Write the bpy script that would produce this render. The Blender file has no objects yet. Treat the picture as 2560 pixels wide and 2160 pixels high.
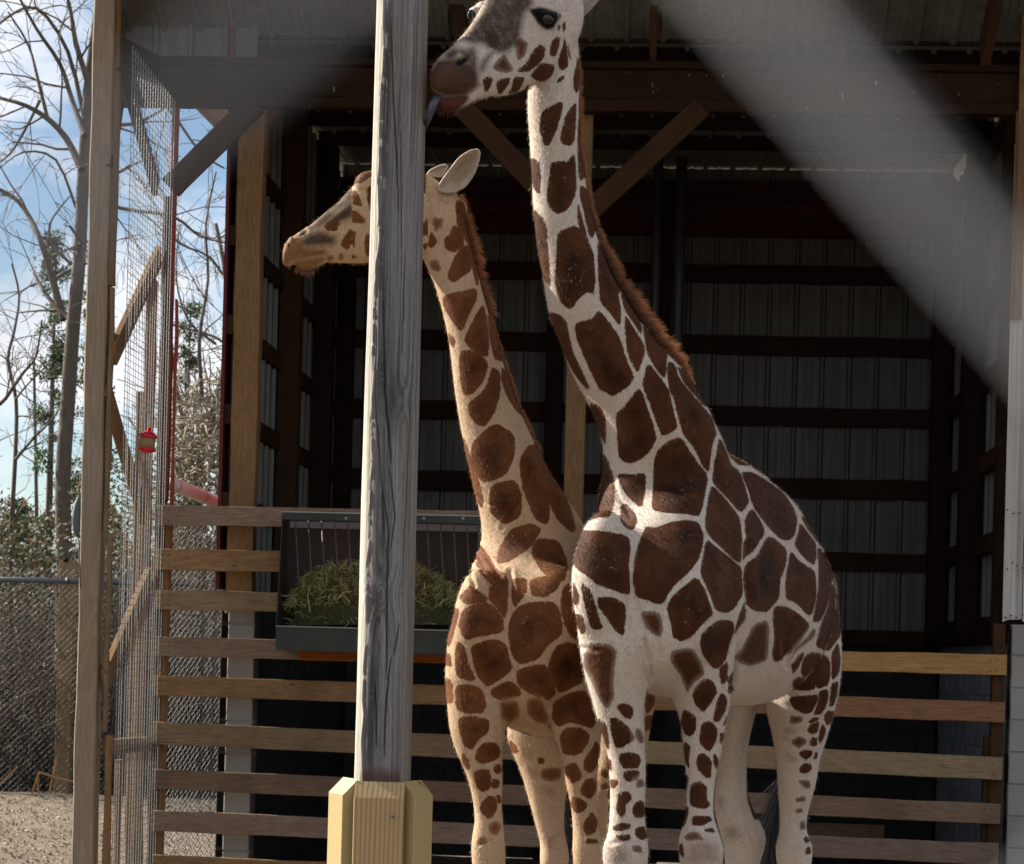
import bpy, bmesh, math, random
import numpy as np
from mathutils import Vector, Matrix, noise as mnoise
from mathutils.bvhtree import BVHTree
random.seed(7); np.random.seed(7)
rnd = random.Random(11)
C = bpy.context.scene.collection
SC = bpy.context.scene
# ------------------------------------------------------------------ camera, world, sun, exposure
FPX = 5600.0; TH = math.radians(3.47); RO = math.radians(1.5); CH = 1.72
FW = np.array([-math.sin(TH), math.cos(TH), 0.0]); RT0 = np.array([math.cos(TH), math.sin(TH), 0.0]); ZV = np.array([0, 0, 1.0])
RT = math.cos(RO) * RT0 + math.sin(RO) * ZV; UP = math.cos(RO) * ZV - math.sin(RO) * RT0
CO = np.array([0, 0, CH])
def W(x, y, D):            # photo point (2560 wide) at distance D metres -> place
    return CO + D * (FW + RT * (x - 1280) / FPX + UP * (1640 - y) / FPX)
def P(x, y, Y):            # photo point on the upright plane at that Y
    d = FW + RT * (x - 1280) / FPX + UP * (1640 - y) / FPX
    return CO + (Y / d[1]) * d
def proj(p):
    q = np.asarray(p) - CO; D = q @ FW
    return 1280 + FPX * (q @ RT) / D, 1640 - FPX * (q @ UP) / D, D
cam_d = bpy.data.cameras.new('camera'); cam = bpy.data.objects.new('camera', cam_d); C.objects.link(cam); SC.camera = cam
M = Matrix(((RT[0], UP[0], -FW[0], 0), (RT[1], UP[1], -FW[1], 0), (RT[2], UP[2], -FW[2], CH), (0, 0, 0, 1)))
cam.matrix_world = M
cam_d.sensor_width = 36; cam_d.lens = FPX / 2560 * 36; cam_d.shift_y = (1640 - 1080) / 2560; cam_d.shift_x = 0
cam_d.clip_start = 0.02; cam_d.clip_end = 2000
cam_d.dof.use_dof = True; cam_d.dof.focus_distance = 8.6; cam_d.dof.aperture_fstop = 11.5
SUN_EL = math.radians(33); SUN_DIR = Vector((-0.92, 0.39, 0)).normalized()   # horizontal direction towards the sun
sd = Vector((SUN_DIR.x * math.cos(SUN_EL), SUN_DIR.y * math.cos(SUN_EL), math.sin(SUN_EL)))
sun_d = bpy.data.lights.new('sun', 'SUN'); sun_d.energy = 5.0; sun_d.angle = math.radians(0.5); sun_d.color = (1, .93, .82)
sun = bpy.data.objects.new('sun', sun_d); C.objects.link(sun); sun.rotation_euler = sd.to_track_quat('Z', 'Y').to_euler(); sun.location = (0, 0, 30)
SC.view_settings.view_transform = 'Standard'; SC.view_settings.look = 'None'; SC.view_settings.gamma = 1
SC.view_settings.exposure = 1.32; SC.view_settings.use_curve_mapping = False
w = bpy.data.worlds.new('World'); SC.world = w; w.use_nodes = True
nt = w.node_tree; N = nt.nodes; L = nt.links; N.clear()
o_ = N.new('ShaderNodeOutputWorld'); bg = N.new('ShaderNodeBackground'); sky = N.new('ShaderNodeTexSky')
sky.sky_type = 'NISHITA'; sky.sun_disc = False; sky.sun_elevation = SUN_EL
sky.sun_rotation = math.atan2(SUN_DIR.x, SUN_DIR.y); sky.air_density = 1.0; sky.dust_density = .4; sky.ozone_density = 2.5
tc = N.new('ShaderNodeTexCoord'); mp = N.new('ShaderNodeMapping'); mp.inputs['Scale'].default_value = (1, 1, 2.2)
mp.inputs['Location'].default_value = (0.31, 0.2, 0.12)
nz = N.new('ShaderNodeTexNoise'); nz.inputs['Scale'].default_value = 7.0; nz.inputs['Detail'].default_value = 6; nz.inputs['Roughness'].default_value = .55
rp = N.new('ShaderNodeValToRGB'); rp.color_ramp.elements[0].position = .42; rp.color_ramp.elements[1].position = .57
mx = N.new('ShaderNodeMix'); mx.data_type = 'RGBA'; mx.inputs[7].default_value = (8.0, 8.2, 8.6, 1)
L.new(tc.outputs['Generated'], mp.inputs[0]); L.new(mp.outputs[0], nz.inputs['Vector']); L.new(nz.outputs[0], rp.inputs[0])
L.new(rp.outputs[0], mx.inputs[0]); L.new(sky.outputs[0], mx.inputs[6]); L.new(mx.outputs[2], bg.inputs[0]); bg.inputs[1].default_value = .05
L.new(bg.outputs[0], o_.inputs[0])

# ------------------------------------------------------------------ helpers
def wloc(o):
    l = Vector(o.location)
    while o.parent is not None: o = o.parent; l = l + Vector(o.location)
    return l
def mesh(name, v, f, mat, parent=None, smooth=False, base=None):
    me = bpy.data.meshes.new(name)
    v = np.asarray(v, dtype=float)
    if base is not None: v = v - np.asarray(base, float)
    elif parent is not None: v = v - np.array(wloc(parent))
    me.from_pydata(v.tolist(), [], f); me.validate()
    if smooth:
        me.polygons.foreach_set('use_smooth', [True] * len(me.polygons))
    me.materials.append(mat)
    o = bpy.data.objects.new(name, me); C.objects.link(o)
    if parent is not None: o.parent = parent
    if base is not None:
        o.location = Vector(base) - (Vector(parent.location) if parent else Vector((0, 0, 0)))
    return o
def tag(o, label=None, cat=None, group=None, kind=None):
    if label: o['label'] = label
    if cat: o['category'] = cat
    if group: o['group'] = group
    if kind: o['kind'] = kind
    return o
def thing(name, loc, label, cat, group=None):
    o = bpy.data.objects.new(name, None); C.objects.link(o); o.location = Vector(loc); o.empty_display_size = .1
    return tag(o, label, cat, group)
class MB:
    def __init__(s): s.v = []; s.f = []
    def add(s, v, f):
        n = len(s.v); s.v.extend([tuple(map(float, p)) for p in v]); s.f.extend([tuple(i + n for i in q) for q in f])
    def box(s, a, b):
        x0, y0, z0 = a; x1, y1, z1 = b
        s.add([(x0, y0, z0), (x1, y0, z0), (x1, y1, z0), (x0, y1, z0), (x0, y0, z1), (x1, y0, z1), (x1, y1, z1), (x0, y1, z1)],
              [(0, 3, 2, 1), (4, 5, 6, 7), (0, 1, 5, 4), (1, 2, 6, 5), (2, 3, 7, 6), (3, 0, 4, 7)])
    def tube(s, pts, rad, n=6, cap=True):
        pts = [Vector(p) for p in pts]
        if len(pts) < 2: return
        if not hasattr(rad, '__len__'): rad = [rad] * len(pts)
        b0 = len(s.v); prev = None
        for i, p in enumerate(pts):
            t = (pts[min(i + 1, len(pts) - 1)] - pts[max(i - 1, 0)])
            if t.length < 1e-9: t = Vector((0, 0, 1))
            t.normalize()
            if prev is None:
                a = t.cross(Vector((0, 0, 1)) if abs(t.z) < .9 else Vector((1, 0, 0))).normalized()
            else:
                a = (prev - t * prev.dot(t))
                a = a.normalized() if a.length > 1e-6 else t.orthogonal().normalized()
            prev = a; b = t.cross(a)
            for k in range(n):
                an = 2 * math.pi * k / n
                q = p + (a * math.cos(an) + b * math.sin(an)) * rad[i]; s.v.append((q.x, q.y, q.z))
        for i in range(len(pts) - 1):
            for k in range(n):
                k2 = (k + 1) % n
                s.f.append((b0 + i * n + k, b0 + i * n + k2, b0 + (i + 1) * n + k2, b0 + (i + 1) * n + k))
        if cap:
            s.f.append(tuple(b0 + k for k in reversed(range(n)))); e = b0 + (len(pts) - 1) * n
            s.f.append(tuple(e + k for k in range(n)))
    def build(s, name, mat, parent=None, smooth=False, base=None):
        return mesh(name, s.v, s.f, mat, parent, smooth, base)
# ---- node material helper
class NT:
    def __init__(s, name):
        s.m = bpy.data.materials.new(name); s.m.use_nodes = True; s.t = s.m.node_tree; s.N = s.t.nodes; s.N.clear()
        s.out = s.N.new('ShaderNodeOutputMaterial'); s.b = s.N.new('ShaderNodeBsdfPrincipled'); s.t.links.new(s.b.outputs[0], s.out.inputs[0])
        s.tc = s.N.new('ShaderNodeTexCoord')
    def L(s, a, b): s.t.links.new(a, b)
    def node(s, t, **k):
        n = s.N.new('ShaderNode' + t)
        for a, b in k.items(): setattr(n, a, b)
        return n
    def vmap(s, src, scale, loc=(0, 0, 0), rot=(0, 0, 0)):
        n = s.node('Mapping'); n.inputs['Scale'].default_value = scale; n.inputs['Location'].default_value = loc; n.inputs['Rotation'].default_value = rot
        s.L(src, n.inputs[0]); return n.outputs[0]
    def noise(s, vec, scale, detail=3, rough=.5, dist=0, col=False):
        n = s.node('TexNoise'); n.inputs['Scale'].default_value = scale; n.inputs['Detail'].default_value = detail
        n.inputs['Roughness'].default_value = rough; n.inputs['Distortion'].default_value = dist
        s.L(vec, n.inputs['Vector']); return n.outputs[1 if col else 0]
    def ramp(s, fac, stops, interp='LINEAR'):
        n = s.node('ValToRGB'); r = n.color_ramp; r.interpolation = interp
        while len(r.elements) < len(stops): r.elements.new(.5)
        for e, (p, c) in zip(r.elements, stops):
            e.position = p; e.color = (c, c, c, 1) if not hasattr(c, '__len__') else (*c, 1)
        s.L(fac, n.inputs[0]); return n.outputs[0]
    def mix(s, fac, a, b, mode='MIX'):
        n = s.node('Mix', data_type='RGBA', blend_type=mode)
        for sock, val in ((n.inputs[0], fac), (n.inputs[6], a), (n.inputs[7], b)):
            if hasattr(val, 'is_linked'): s.L(val, sock)
            elif hasattr(val, '__len__'): sock.default_value = (*val, 1) if len(val) == 3 else val
            else: sock.default_value = val
        return n.outputs[2]
    def math(s, op, a, b=0, c=None):
        n = s.node('Math', operation=op)
        for i, val in enumerate((a, b, c)):
            if val is None: continue
            if hasattr(val, 'is_linked'): s.L(val, n.inputs[i])
            else: n.inputs[i].default_value = val
        return n.outputs[0]
    def attr(s, name):
        n = s.node('Attribute'); n.attribute_name = name; return n.outputs['Fac']
    def bump(s, h, strength=.3, dist=.01, prev=None):
        n = s.node('Bump'); n.inputs['Strength'].default_value = strength; n.inputs['Distance'].default_value = dist
        s.L(h, n.inputs['Height'])
        if prev is not None: s.L(prev, n.inputs['Normal'])
        return n.outputs[0]
    def fin(s, col=None, rough=.7, normal=None, metal=0, spec=.3):
        if col is not None:
            if hasattr(col, 'is_linked'): s.L(col, s.b.inputs['Base Color'])
            else: s.b.inputs['Base Color'].default_value = (*col, 1)
        if hasattr(rough, 'is_linked'): s.L(rough, s.b.inputs['Roughness'])
        else: s.b.inputs['Roughness'].default_value = rough
        s.b.inputs['Metallic'].default_value = metal; s.b.inputs['Specular IOR Level'].default_value = spec
        if normal is not None: s.L(normal, s.b.inputs['Normal'])
        return s.m
def wood(name, c1, c2, stain, grain=1.0, knot=(.05, .03, .02), stain_amt=.6, axis='X', rough=.75, bump=.3, specks=False):
    t = NT(name); oi = t.node('ObjectInfo')
    sh = t.node('VectorMath', operation='SCALE'); sh.inputs[0].default_value = (13.7, 7.3, 9.1); t.L(oi.outputs['Random'], sh.inputs['Scale'])
    ad = t.node('VectorMath', operation='ADD'); t.L(t.tc.outputs['Object'], ad.inputs[0]); t.L(sh.outputs[0], ad.inputs[1])
    v = ad.outputs[0]
    sc = {'X': (1.1, 22, 22), 'Z': (22, 22, 1.1)}[axis]
    sc2 = {'X': (.5, 4, 4), 'Z': (4, 4, .5)}[axis]
    g = t.noise(t.vmap(v, sc), 2.2 * grain, 4, .6, .6)
    g2 = t.noise(t.vmap(v, sc), 9 * grain, 2, .6, .2)
    ring = t.noise(t.vmap(v, sc2), 2.0, 2, .5, 1.2)
    ringw = t.math('FRACT', t.math('MULTIPLY', ring, 9))
    ringw = t.ramp(ringw, [(0, 0), (.75, 1), (1, 0)])
    col = t.mix(g, c1, c2); col = t.mix(t.math('MULTIPLY', ringw, .35), col, [x * .55 for x in c1])
    fine = t.ramp(g2, [(.35, .62), (.55, 1)]); col = t.mix(1.0, col, fine, 'MULTIPLY')
    st = t.ramp(t.noise(v, 2.6, 5, .65), [(.42, 0), (.68, 1)])
    col = t.mix(t.math('MULTIPLY', st, stain_amt), col, stain)
    vo = t.node('TexVoronoi'); vo.inputs['Scale'].default_value = 3.1; t.L(t.vmap(v, {'X': (1, 2.3, 1), 'Z': (1, 2.3, 1)}[axis]), vo.inputs['Vector'])
    kn = t.ramp(vo.outputs['Distance'], [(.03, 1), (.075, 0)]); col = t.mix(t.math('MULTIPLY', kn, .75), col, knot)
    if specks:
        sp = t.ramp(t.noise(t.vmap(v, (34, 9, 9)), 1.0, 3, .65), [(.68, 0), (.71, 1)]); ar = t.ramp(t.noise(v, .9, 2), [(.48, 0), (.6, 1)])
        col = t.mix(t.math('MULTIPLY', sp, ar), col, (.17, .13, .085))
    br = t.math('MULTIPLY_ADD', oi.outputs['Random'], .45, .78)
    cb = t.node('CombineXYZ'); [t.L(br, cb.inputs[i]) for i in range(3)]
    col = t.mix(1.0, col, cb.outputs[0], 'MULTIPLY')
    nr = t.bump(g, bump, .006); nr = t.bump(g2, bump, .003, nr)
    return t.fin(col, rough, nr, 0, .1)
def plain(name, c, rough=.6, metal=0, var=.15, scale=8, bump=.1, spec=.3):
    t = NT(name); n = t.noise(t.tc.outputs['Object'], scale, 5, .6)
    k = t.ramp(n, [(.3, 1 - var), (.7, 1 + var * .4)]); col = t.mix(1.0, c, k, 'MULTIPLY')
    return t.fin(col, rough, t.bump(n, bump, .005), metal, spec)
# ---- wooden member between two points. local X = length, Y = width, Z = thickness
def plank(name, p0, p1, wd, th, mat, parent=None, wdir=(0, 0, 1), seg=None, wob=.002, cham=.004, label=None):
    p0 = Vector(p0); p1 = Vector(p1); X = (p1 - p0); Ln = X.length; X.normalize()
    Yv = Vector(wdir); Yv = (Yv - X * X.dot(Yv)).normalized(); Zv = X.cross(Yv)
    seg = seg or max(2, min(40, int(Ln / .12)))
    v = []; f = []; sd_ = rnd.random() * 100
    cs = [(-1, -1, 1, 0), (1, -1, 0, 0), (1, -1, 0, 1), (1, 1, 0, 0)]
    prof = [(-wd / 2 + cham, -th / 2), (wd / 2 - cham, -th / 2), (wd / 2, -th / 2 + cham), (wd / 2, th / 2 - cham),
            (wd / 2 - cham, th / 2), (-wd / 2 + cham, th / 2), (-wd / 2, th / 2 - cham), (-wd / 2, -th / 2 + cham)]
    for i in range(seg + 1):
        x = Ln * i / seg
        for k, (a, b) in enumerate(prof):
            da = mnoise.noise((x * 3, sd_, 1.0 if a > 0 else 5.0)) * wob * 1.6; db = mnoise.noise((x * 1.5, sd_, 9)) * wob
            v.append((x, a + da, b + db))
    n = 8
    for i in range(seg):
        for k in range(n):
            k2 = (k + 1) % n; f.append((i * n + k, (i + 1) * n + k, (i + 1) * n + k2, i * n + k2))
    f.append(tuple(range(n))); f.append(tuple(reversed(range(seg * n, seg * n + n))))
    me = bpy.data.meshes.new(name); me.from_pydata(v, [], f); me.materials.append(mat)
    o = bpy.data.objects.new(name, me); C.objects.link(o)
    mw = Matrix(((X.x, Yv.x, Zv.x, p0.x), (X.y, Yv.y, Zv.y, p0.y), (X.z, Yv.z, Zv.z, p0.z), (0, 0, 0, 1)))
    if parent is not None:
        o.parent = parent; mw = Matrix.Translation(-Vector(parent.location)) @ mw
    o.matrix_local = mw
    if label: o['label'] = label
    return o
# ------------------------------------------------------------------ materials
w_board = wood('weathered board', (.38, .23, .115), (.25, .14, .066), (.10, .055, .028))
w_grey = wood('greyed timber', (.35, .25, .15), (.22, .145, .08), (.12, .075, .04))
w_tan = wood('tan framing timber', (.27, .16, .075), (.18, .10, .045), (.09, .05, .025), stain_amt=.4)
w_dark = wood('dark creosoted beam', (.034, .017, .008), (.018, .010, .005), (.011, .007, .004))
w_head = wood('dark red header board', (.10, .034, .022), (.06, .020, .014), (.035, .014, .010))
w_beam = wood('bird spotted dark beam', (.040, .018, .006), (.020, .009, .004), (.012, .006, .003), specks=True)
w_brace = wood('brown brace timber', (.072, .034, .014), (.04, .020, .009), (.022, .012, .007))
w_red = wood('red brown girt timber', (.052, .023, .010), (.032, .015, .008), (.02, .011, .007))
w_new = wood('new yellow pine', (.55, .40, .19), (.40, .27, .11), (.46, .36, .14), grain=.8, stain_amt=.35, axis='X', bump=.12)
w_orange = wood('orange painted board', (.34, .10, .03), (.24, .07, .02), (.2, .06, .02), stain_amt=.3)
m_redsid = plain('red painted steel', (.10, .012, .012), .5, .2)
m_redwood = plain('red brown painted wood', (.24, .055, .03), .7)
m_galv = plain('galvanised wire', (.42, .42, .40), .42, .8, .2, 40)
m_rust = plain('rusty bar', (.13, .065, .045), .6, .4, .4, 30)
m_steel = plain('dull grey green steel', (.038, .043, .036), .5, .3, .25, 6)
m_pvc = plain('white plastic pipe', (.68, .60, .57), .4, 0, .1)
# ------------------------------------------------------------------ ground
YF = 14.2; XL = -2.62; XR = 2.22; YB = 19.0
def ground_mat():
    t = NT('packed dirt'); v = t.tc.outputs['Object']
    a = t.noise(v, .6, 5, .6); b = t.noise(v, 9, 6, .7); c = t.noise(v, 45, 3, .6)
    col = t.mix(t.ramp(a, [(.35, 0), (.65, 1)]), (.085, .060, .042), (.15, .112, .08))
    col = t.mix(t.ramp(b, [(.45, 0), (.62, 1)]), col, (.20, .16, .11))
    col = t.mix(t.ramp(c, [(.58, 0), (.7, .8)]), col, (.10, .07, .045))
    n = t.bump(b, .6, .05); n = t.bump(c, .6, .02, n)
    return t.fin(col, .95, n)
m_ground = ground_mat()
def gh(x, y):
    d = 24.3 - (-x * math.sin(TH) + y * math.cos(TH))
    h = mnoise.noise((x * .5, y * .5, 3)) * .06 + mnoise.noise((x * 2.3, y * 2.3, 8)) * .02
    mound = math.exp(-((d) / 1.2) ** 2) * .10 if x < -2 else 0
    far = max(0, y - 40) * .002
    return h * .5 + mound + far - .02
xs = np.concatenate([[-900, -300, -100, -50, -30], np.linspace(-20, -3, 100), np.linspace(-2.8, 6, 30), [10, 20, 50, 100, 300, 900]])
ys = np.concatenate([[-300, -50, -5, 0, 3, 6, 9], np.linspace(10, 30, 110), [33, 37, 42, 50, 70, 120, 300, 900, 1800]])
gv = [(x, y, gh(x, y)) for y in ys for x in xs]; nx = len(xs)
gf = [(j * nx + i, j * nx + i + 1, (j + 1) * nx + i + 1, (j + 1) * nx + i) for j in range(len(ys) - 1) for i in range(nx - 1)]
tag(mesh('ground', gv, gf, m_ground, smooth=True), 'bare packed brown dirt of the yard', kind='structure')

# ------------------------------------------------------------------ barn
barn = thing('open_barn', (0, YF, 0), 'open fronted timber pole barn with grey steel cladding and dark beams', 'barn')
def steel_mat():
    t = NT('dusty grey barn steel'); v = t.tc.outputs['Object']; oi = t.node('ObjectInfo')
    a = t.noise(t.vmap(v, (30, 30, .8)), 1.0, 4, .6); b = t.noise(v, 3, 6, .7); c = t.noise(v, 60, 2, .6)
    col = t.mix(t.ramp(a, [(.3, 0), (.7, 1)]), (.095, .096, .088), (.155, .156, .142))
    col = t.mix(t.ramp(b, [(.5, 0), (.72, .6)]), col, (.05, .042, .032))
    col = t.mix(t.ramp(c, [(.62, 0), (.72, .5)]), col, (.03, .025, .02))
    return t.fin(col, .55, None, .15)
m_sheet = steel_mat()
def white_steel():
    t = NT('weathered white steel'); v = t.tc.outputs['Object']
    a = t.noise(t.vmap(v, (40, 40, 1.0)), 1.0, 4, .6); b = t.noise(v, 4, 6, .7); c = t.noise(v, 25, 4, .7)
    col = t.mix(t.ramp(a, [(.35, 0), (.7, 1)]), (.42, .40, .36), (.58, .57, .53))
    col = t.mix(t.ramp(b, [(.55, 0), (.8, .6)]), col, (.30, .20, .13))
    col = t.mix(t.ramp(c, [(.62, 0), (.75, .6)]), col, (.20, .15, .10))
    return t.fin(col, .5)
m_white = white_steel()
# one ribbed sheet .916 m wide; local x across, z up (profile shared)
def sheet(name, origin, across, up, nrm, width, height, mat, parent, rib=.229, depth=.026, label=None):
    A = Vector(across).normalized(); Uv = Vector(up).normalized(); Nn = Vector(nrm).normalized(); O = Vector(origin)
    prof = []; x = 0.0
    while x < width - .001:
        for dx, h in ((0, 1), (.018, 1), (.034, 0), (.088, 0), (.092, .18), (.104, .18), (.108, 0), (.138, 0), (.142, .18), (.154, .18), (.158, 0), (rib - .016, 0)):
            if x + dx <= width: prof.append((x + dx, h * depth))
        x += rib
    prof.append((width, depth))
    v = []; f = []
    rows = 2
    for r in range(rows):
        for (a, h) in prof: v.append(tuple(O + A * a + Nn * h + Uv * height * r / (rows - 1)))
    n = len(prof)
    for i in range(n - 1): f.append((i, i + 1, n + i + 1, n + i))
    # back skin gives the sheet its thickness
    b0 = len(v)
    for r in range(rows):
        for (a, h) in prof: v.append(tuple(O + A * a + Nn * (h - .002) + Uv * height * r / (rows - 1)))
    for i in range(n - 1): f.append((b0 + i + 1, b0 + i, b0 + n + i, b0 + n + i + 1))
    o = mesh(name, v, f, mat, base=O); 
    if parent: o.parent = parent; o.location = O - Vector(parent.location)
    if label: o['label'] = label
    return o
def wall_run(name, o, across, length, up, height, nrm, mat, parent, pw=.916):
    A = Vector(across).normalized(); k = 0.0
    while k < length - .01:
        ww = min(pw, length - k); sheet(name, Vector(o) + A * k, across, up, nrm, ww, height, mat, parent); k += pw
ZB = 1.93   # top of the block base
# back wall
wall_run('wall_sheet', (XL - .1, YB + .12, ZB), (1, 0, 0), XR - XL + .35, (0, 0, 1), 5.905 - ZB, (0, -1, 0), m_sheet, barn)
for (yt, yb) in ((665, 710), (842, 889), (1020, 1067), (1197, 1246), (1381, 1426)):
    zt = P(2000, yt - 3, YB)[2]; zb = P(2000, yb - 3, YB)[2]
    for xa, xb in ((XL, -.1), (-.097, XR + .2)):
        plank('girt', (xa, YB + .07, (zt + zb) / 2), (xb, YB + .07, (zt + zb) / 2), zt - zb, .05, w_red, barn, wob=.006)
for (yt, yb, m) in ((453, 500, w_head), (502, 548, w_head), (550, 592, w_head)):
    zt = P(2000, yt, YB)[2]; zb = P(2000, yb, YB)[2]
    plank('header_board', (XL, YB + .05, (zt + zb) / 2), (XR + .2, YB + .05, (zt + zb) / 2), zt - zb, .06, m, barn)
plank('sill', (XL, YB + .02, ZB + .02), (XR + .2, YB + .02, ZB + .02), .13, .14, w_dark, barn)
for px in (860, 1385, 1650, 2382):
    x = P(px, 1000, YB)[0]
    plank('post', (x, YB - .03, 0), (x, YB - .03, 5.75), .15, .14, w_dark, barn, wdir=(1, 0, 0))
pipe = MB()
m_pipe = plain('dull grey pipe', (.075, .08, .08), .5, .3)
for px, wpx in ((1642, .055), (1700, .07)):
    x = P(px, 600, 18.0)[0]; q = MB(); q.tube([(x, 18.0, 3.6), (x, 18.0, 5.75)], wpx / 2 + .01, 8); q.build('conduit', m_pipe, barn, True)
# right inner wall
XRW = XR + .17
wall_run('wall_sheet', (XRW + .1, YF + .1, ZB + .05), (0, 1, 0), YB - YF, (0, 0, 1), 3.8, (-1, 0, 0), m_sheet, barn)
for z in (2.02, 2.62, 3.22, 3.83, 4.42, 5.0, 5.55):
    plank('girt', (XRW + .04, YF + .12, z), (XRW + .04, YB, z), .14, .05, w_dark if z < 2.1 else w_brace, barn)
for y, m in ((15.1, w_brace), (16.9, w_dark), (18.7, w_dark)):
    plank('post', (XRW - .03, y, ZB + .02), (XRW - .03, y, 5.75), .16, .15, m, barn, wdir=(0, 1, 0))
plank('sill', (XRW + .06, YF + .1, ZB + .01), (XRW + .06, YB, ZB + .01), .26, .10, w_dark, barn, wdir=(1, 0, 0))
# left inner wall
XLW = XL - .02
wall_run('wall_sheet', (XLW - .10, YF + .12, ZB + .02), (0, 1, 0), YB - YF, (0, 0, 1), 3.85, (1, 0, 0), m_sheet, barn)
for z in [P(585, (a + b) / 2, YF)[2] for a, b in ((785, 834), (1009, 1059), (561, 612), (1232, 1275), (340, 390))]:
    plank('girt', (XLW - .085, YF + .02, z), (XLW - .085, YB, z), .125, .055, w_brace, barn)
for y, m in ((YF + 1.95, w_brace), (YF + 3.6, w_dark)):
    plank('post', (XLW - .01, y, ZB), (XLW - .01, y, 5.75), .17, .15, m, barn, wdir=(0, 1, 0))
# red outer skin, front edge seen as a thin red line
for k in range(6):
    o = MB(); y0 = YF - .005 + k * .82; xx = P(566, 800, YF)[0]
    o.box((xx - .024, y0, 2.10), (xx - .002, y0 + .815, 5.8)); o.build('siding_panel', m_redsid, barn)
# front left corner post
xa = P(586, 700, YF)[0]; xb = P(650, 700, YF)[0]
plank('corner_post', ((xa + xb) / 2, YF + .07, ZB + .16), ((xa + xb) / 2, YF + .07, 5.19), xb - xa, .14, w_tan, barn, wdir=(1, 0, 0), wob=.006)
# centre front post
plank('post', (-.5, YF + .12, 0), (-.5, YF + .12, 5.2), .125, .14, w_tan, barn, wdir=(1, 0, 0))
# front beam (three stacked boards)
bxl, bxr = -3.5, XR + .02
for z0, z1, y, th in ((5.445, 5.49, YF - .02, .10), (5.25, 5.445, YF - .0, .07), (5.175, 5.25, YF - .015, .09)):
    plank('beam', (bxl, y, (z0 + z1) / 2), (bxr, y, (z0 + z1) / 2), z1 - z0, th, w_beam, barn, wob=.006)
def brace(a, b, y, wd, m, name='brace'):
    plank(name, P(*a, y), P(*b, y), wd, .045, m, barn, wdir=(0.3, 0, 1))
brace((425, 470), (640, 258), YF - .07, .15, w_brace)
brace((1150, 262), (1405, 530), YF - .06, .135, w_brace)
brace((1755, 268), (1440, 560), YF - .06, .135, w_brace)
brace((612, 335), (730, 225), YF + .9, .14, w_tan)
# studs above the beam
for px, wd in ((1633, .045), (2105, .05), (1165, .09)):
    x = P(px, 120, YF)[0]; plank('stud', (x, YF + .03, 5.49), (x - (.12 if px < 1200 else 0), YF - .25, 6.2), wd, .09, w_brace, barn, wdir=(1, 0, 0))
# dark boards added to stand for the shade in the gap above the beam
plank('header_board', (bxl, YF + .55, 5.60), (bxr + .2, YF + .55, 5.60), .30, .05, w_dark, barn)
plank('gap_shade_board', (bxl, YF + .13, 5.74), (bxr + .9, YF + .13, 5.74), .16, .03, w_dark, barn)
m_roof = plain('pale roof steel', (.30, .30, .27), .5, .1, .3, 3)
# inner roof sheets + purlins
for k in range(7):
    x0 = XL - .9 + k * .916
    sheet('roof_sheet', (x0, YF + .3, 5.73), (1, 0, 0), (0, 1, .04), (0, 0, -1), .916, YB + .4 - YF, m_roof, barn)
for y in (14.9, 15.9, 16.9, 17.7):
    z = 5.73 + (y - YF) * .04 - .07; plank('purlin', (XL - .1, y, z), (XR + .25, y, z), .11, .045, w_dark, barn)
# upper roof over the yard: falls towards the barn, rises towards the camera
for k in range(8):
    x0 = -3.45 + k * .916
    sheet('canopy_sheet', (x0, YF + .12, 5.68), (1, 0, 0), (0, -1, .51), (0, -.45, -.9), .916, 4.6, m_sheet, barn)
for i, y in enumerate((13.2, 12.2, 11.2)):
    z = 5.68 + (YF - y) * .51 - .08; plank('purlin', (-3.5, y, z), (3.8, y, z), .12, .045, w_red, barn)
plank('rake_board', (-3.48, YF + .1, 5.62), (-3.48, YF - 4.1, 5.62 + 4.2 * .51), .22, .04, w_tan, barn)
for x in (P(2560, 0, 12.5)[0] + .02,):
    plank('rafter', (x, YF - .1, 5.55), (x, YF - 4, 5.55 + 3.9 * .51), .2, .06, w_brace, barn)
# dark gable end left of the opening, behind the beam end
for k in range(2):
    sheet('gable_sheet', (-3.5, YF + .06, 5.2), (1, 0, 0), (0, 0, 1), (0, -1, 0), .9, .9, m_sheet, barn) if k == 0 else None

# block walls
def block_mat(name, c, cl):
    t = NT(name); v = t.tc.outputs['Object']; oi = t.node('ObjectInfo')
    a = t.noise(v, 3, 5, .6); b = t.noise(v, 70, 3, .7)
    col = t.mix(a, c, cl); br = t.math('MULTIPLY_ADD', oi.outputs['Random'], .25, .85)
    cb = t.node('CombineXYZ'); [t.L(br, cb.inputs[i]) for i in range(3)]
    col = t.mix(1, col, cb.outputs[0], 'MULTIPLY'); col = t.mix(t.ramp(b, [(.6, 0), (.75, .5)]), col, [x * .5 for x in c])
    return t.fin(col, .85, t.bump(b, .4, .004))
m_block = block_mat('grey concrete block', (.20, .195, .18), (.30, .295, .275))
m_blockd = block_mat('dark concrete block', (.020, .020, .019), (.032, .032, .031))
m_blockw = block_mat('whitewashed block', (.15, .165, .18), (.26, .285, .31))
m_mortar = plain('mortar', (.24, .225, .20), .9)
bm_cache = {}
def bevel_box(size, mat, cham=.006):
    key = (round(size[0], 3), round(size[1], 3), round(size[2], 3), mat.name)
    if key in bm_cache: return bm_cache[key]
    bm = bmesh.new(); bmesh.ops.create_cube(bm, size=1)
    for v_ in bm.verts: v_.co = Vector((v_.co.x * size[0], v_.co.y * size[1], v_.co.z * size[2]))
    bmesh.ops.bevel(bm, geom=bm.edges[:], offset=cham, segments=1, affect='EDGES')
    me = bpy.data.meshes.new('block'); bm.to_mesh(me); bm.free(); me.materials.append(mat); bm_cache[key] = me; return me
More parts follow.
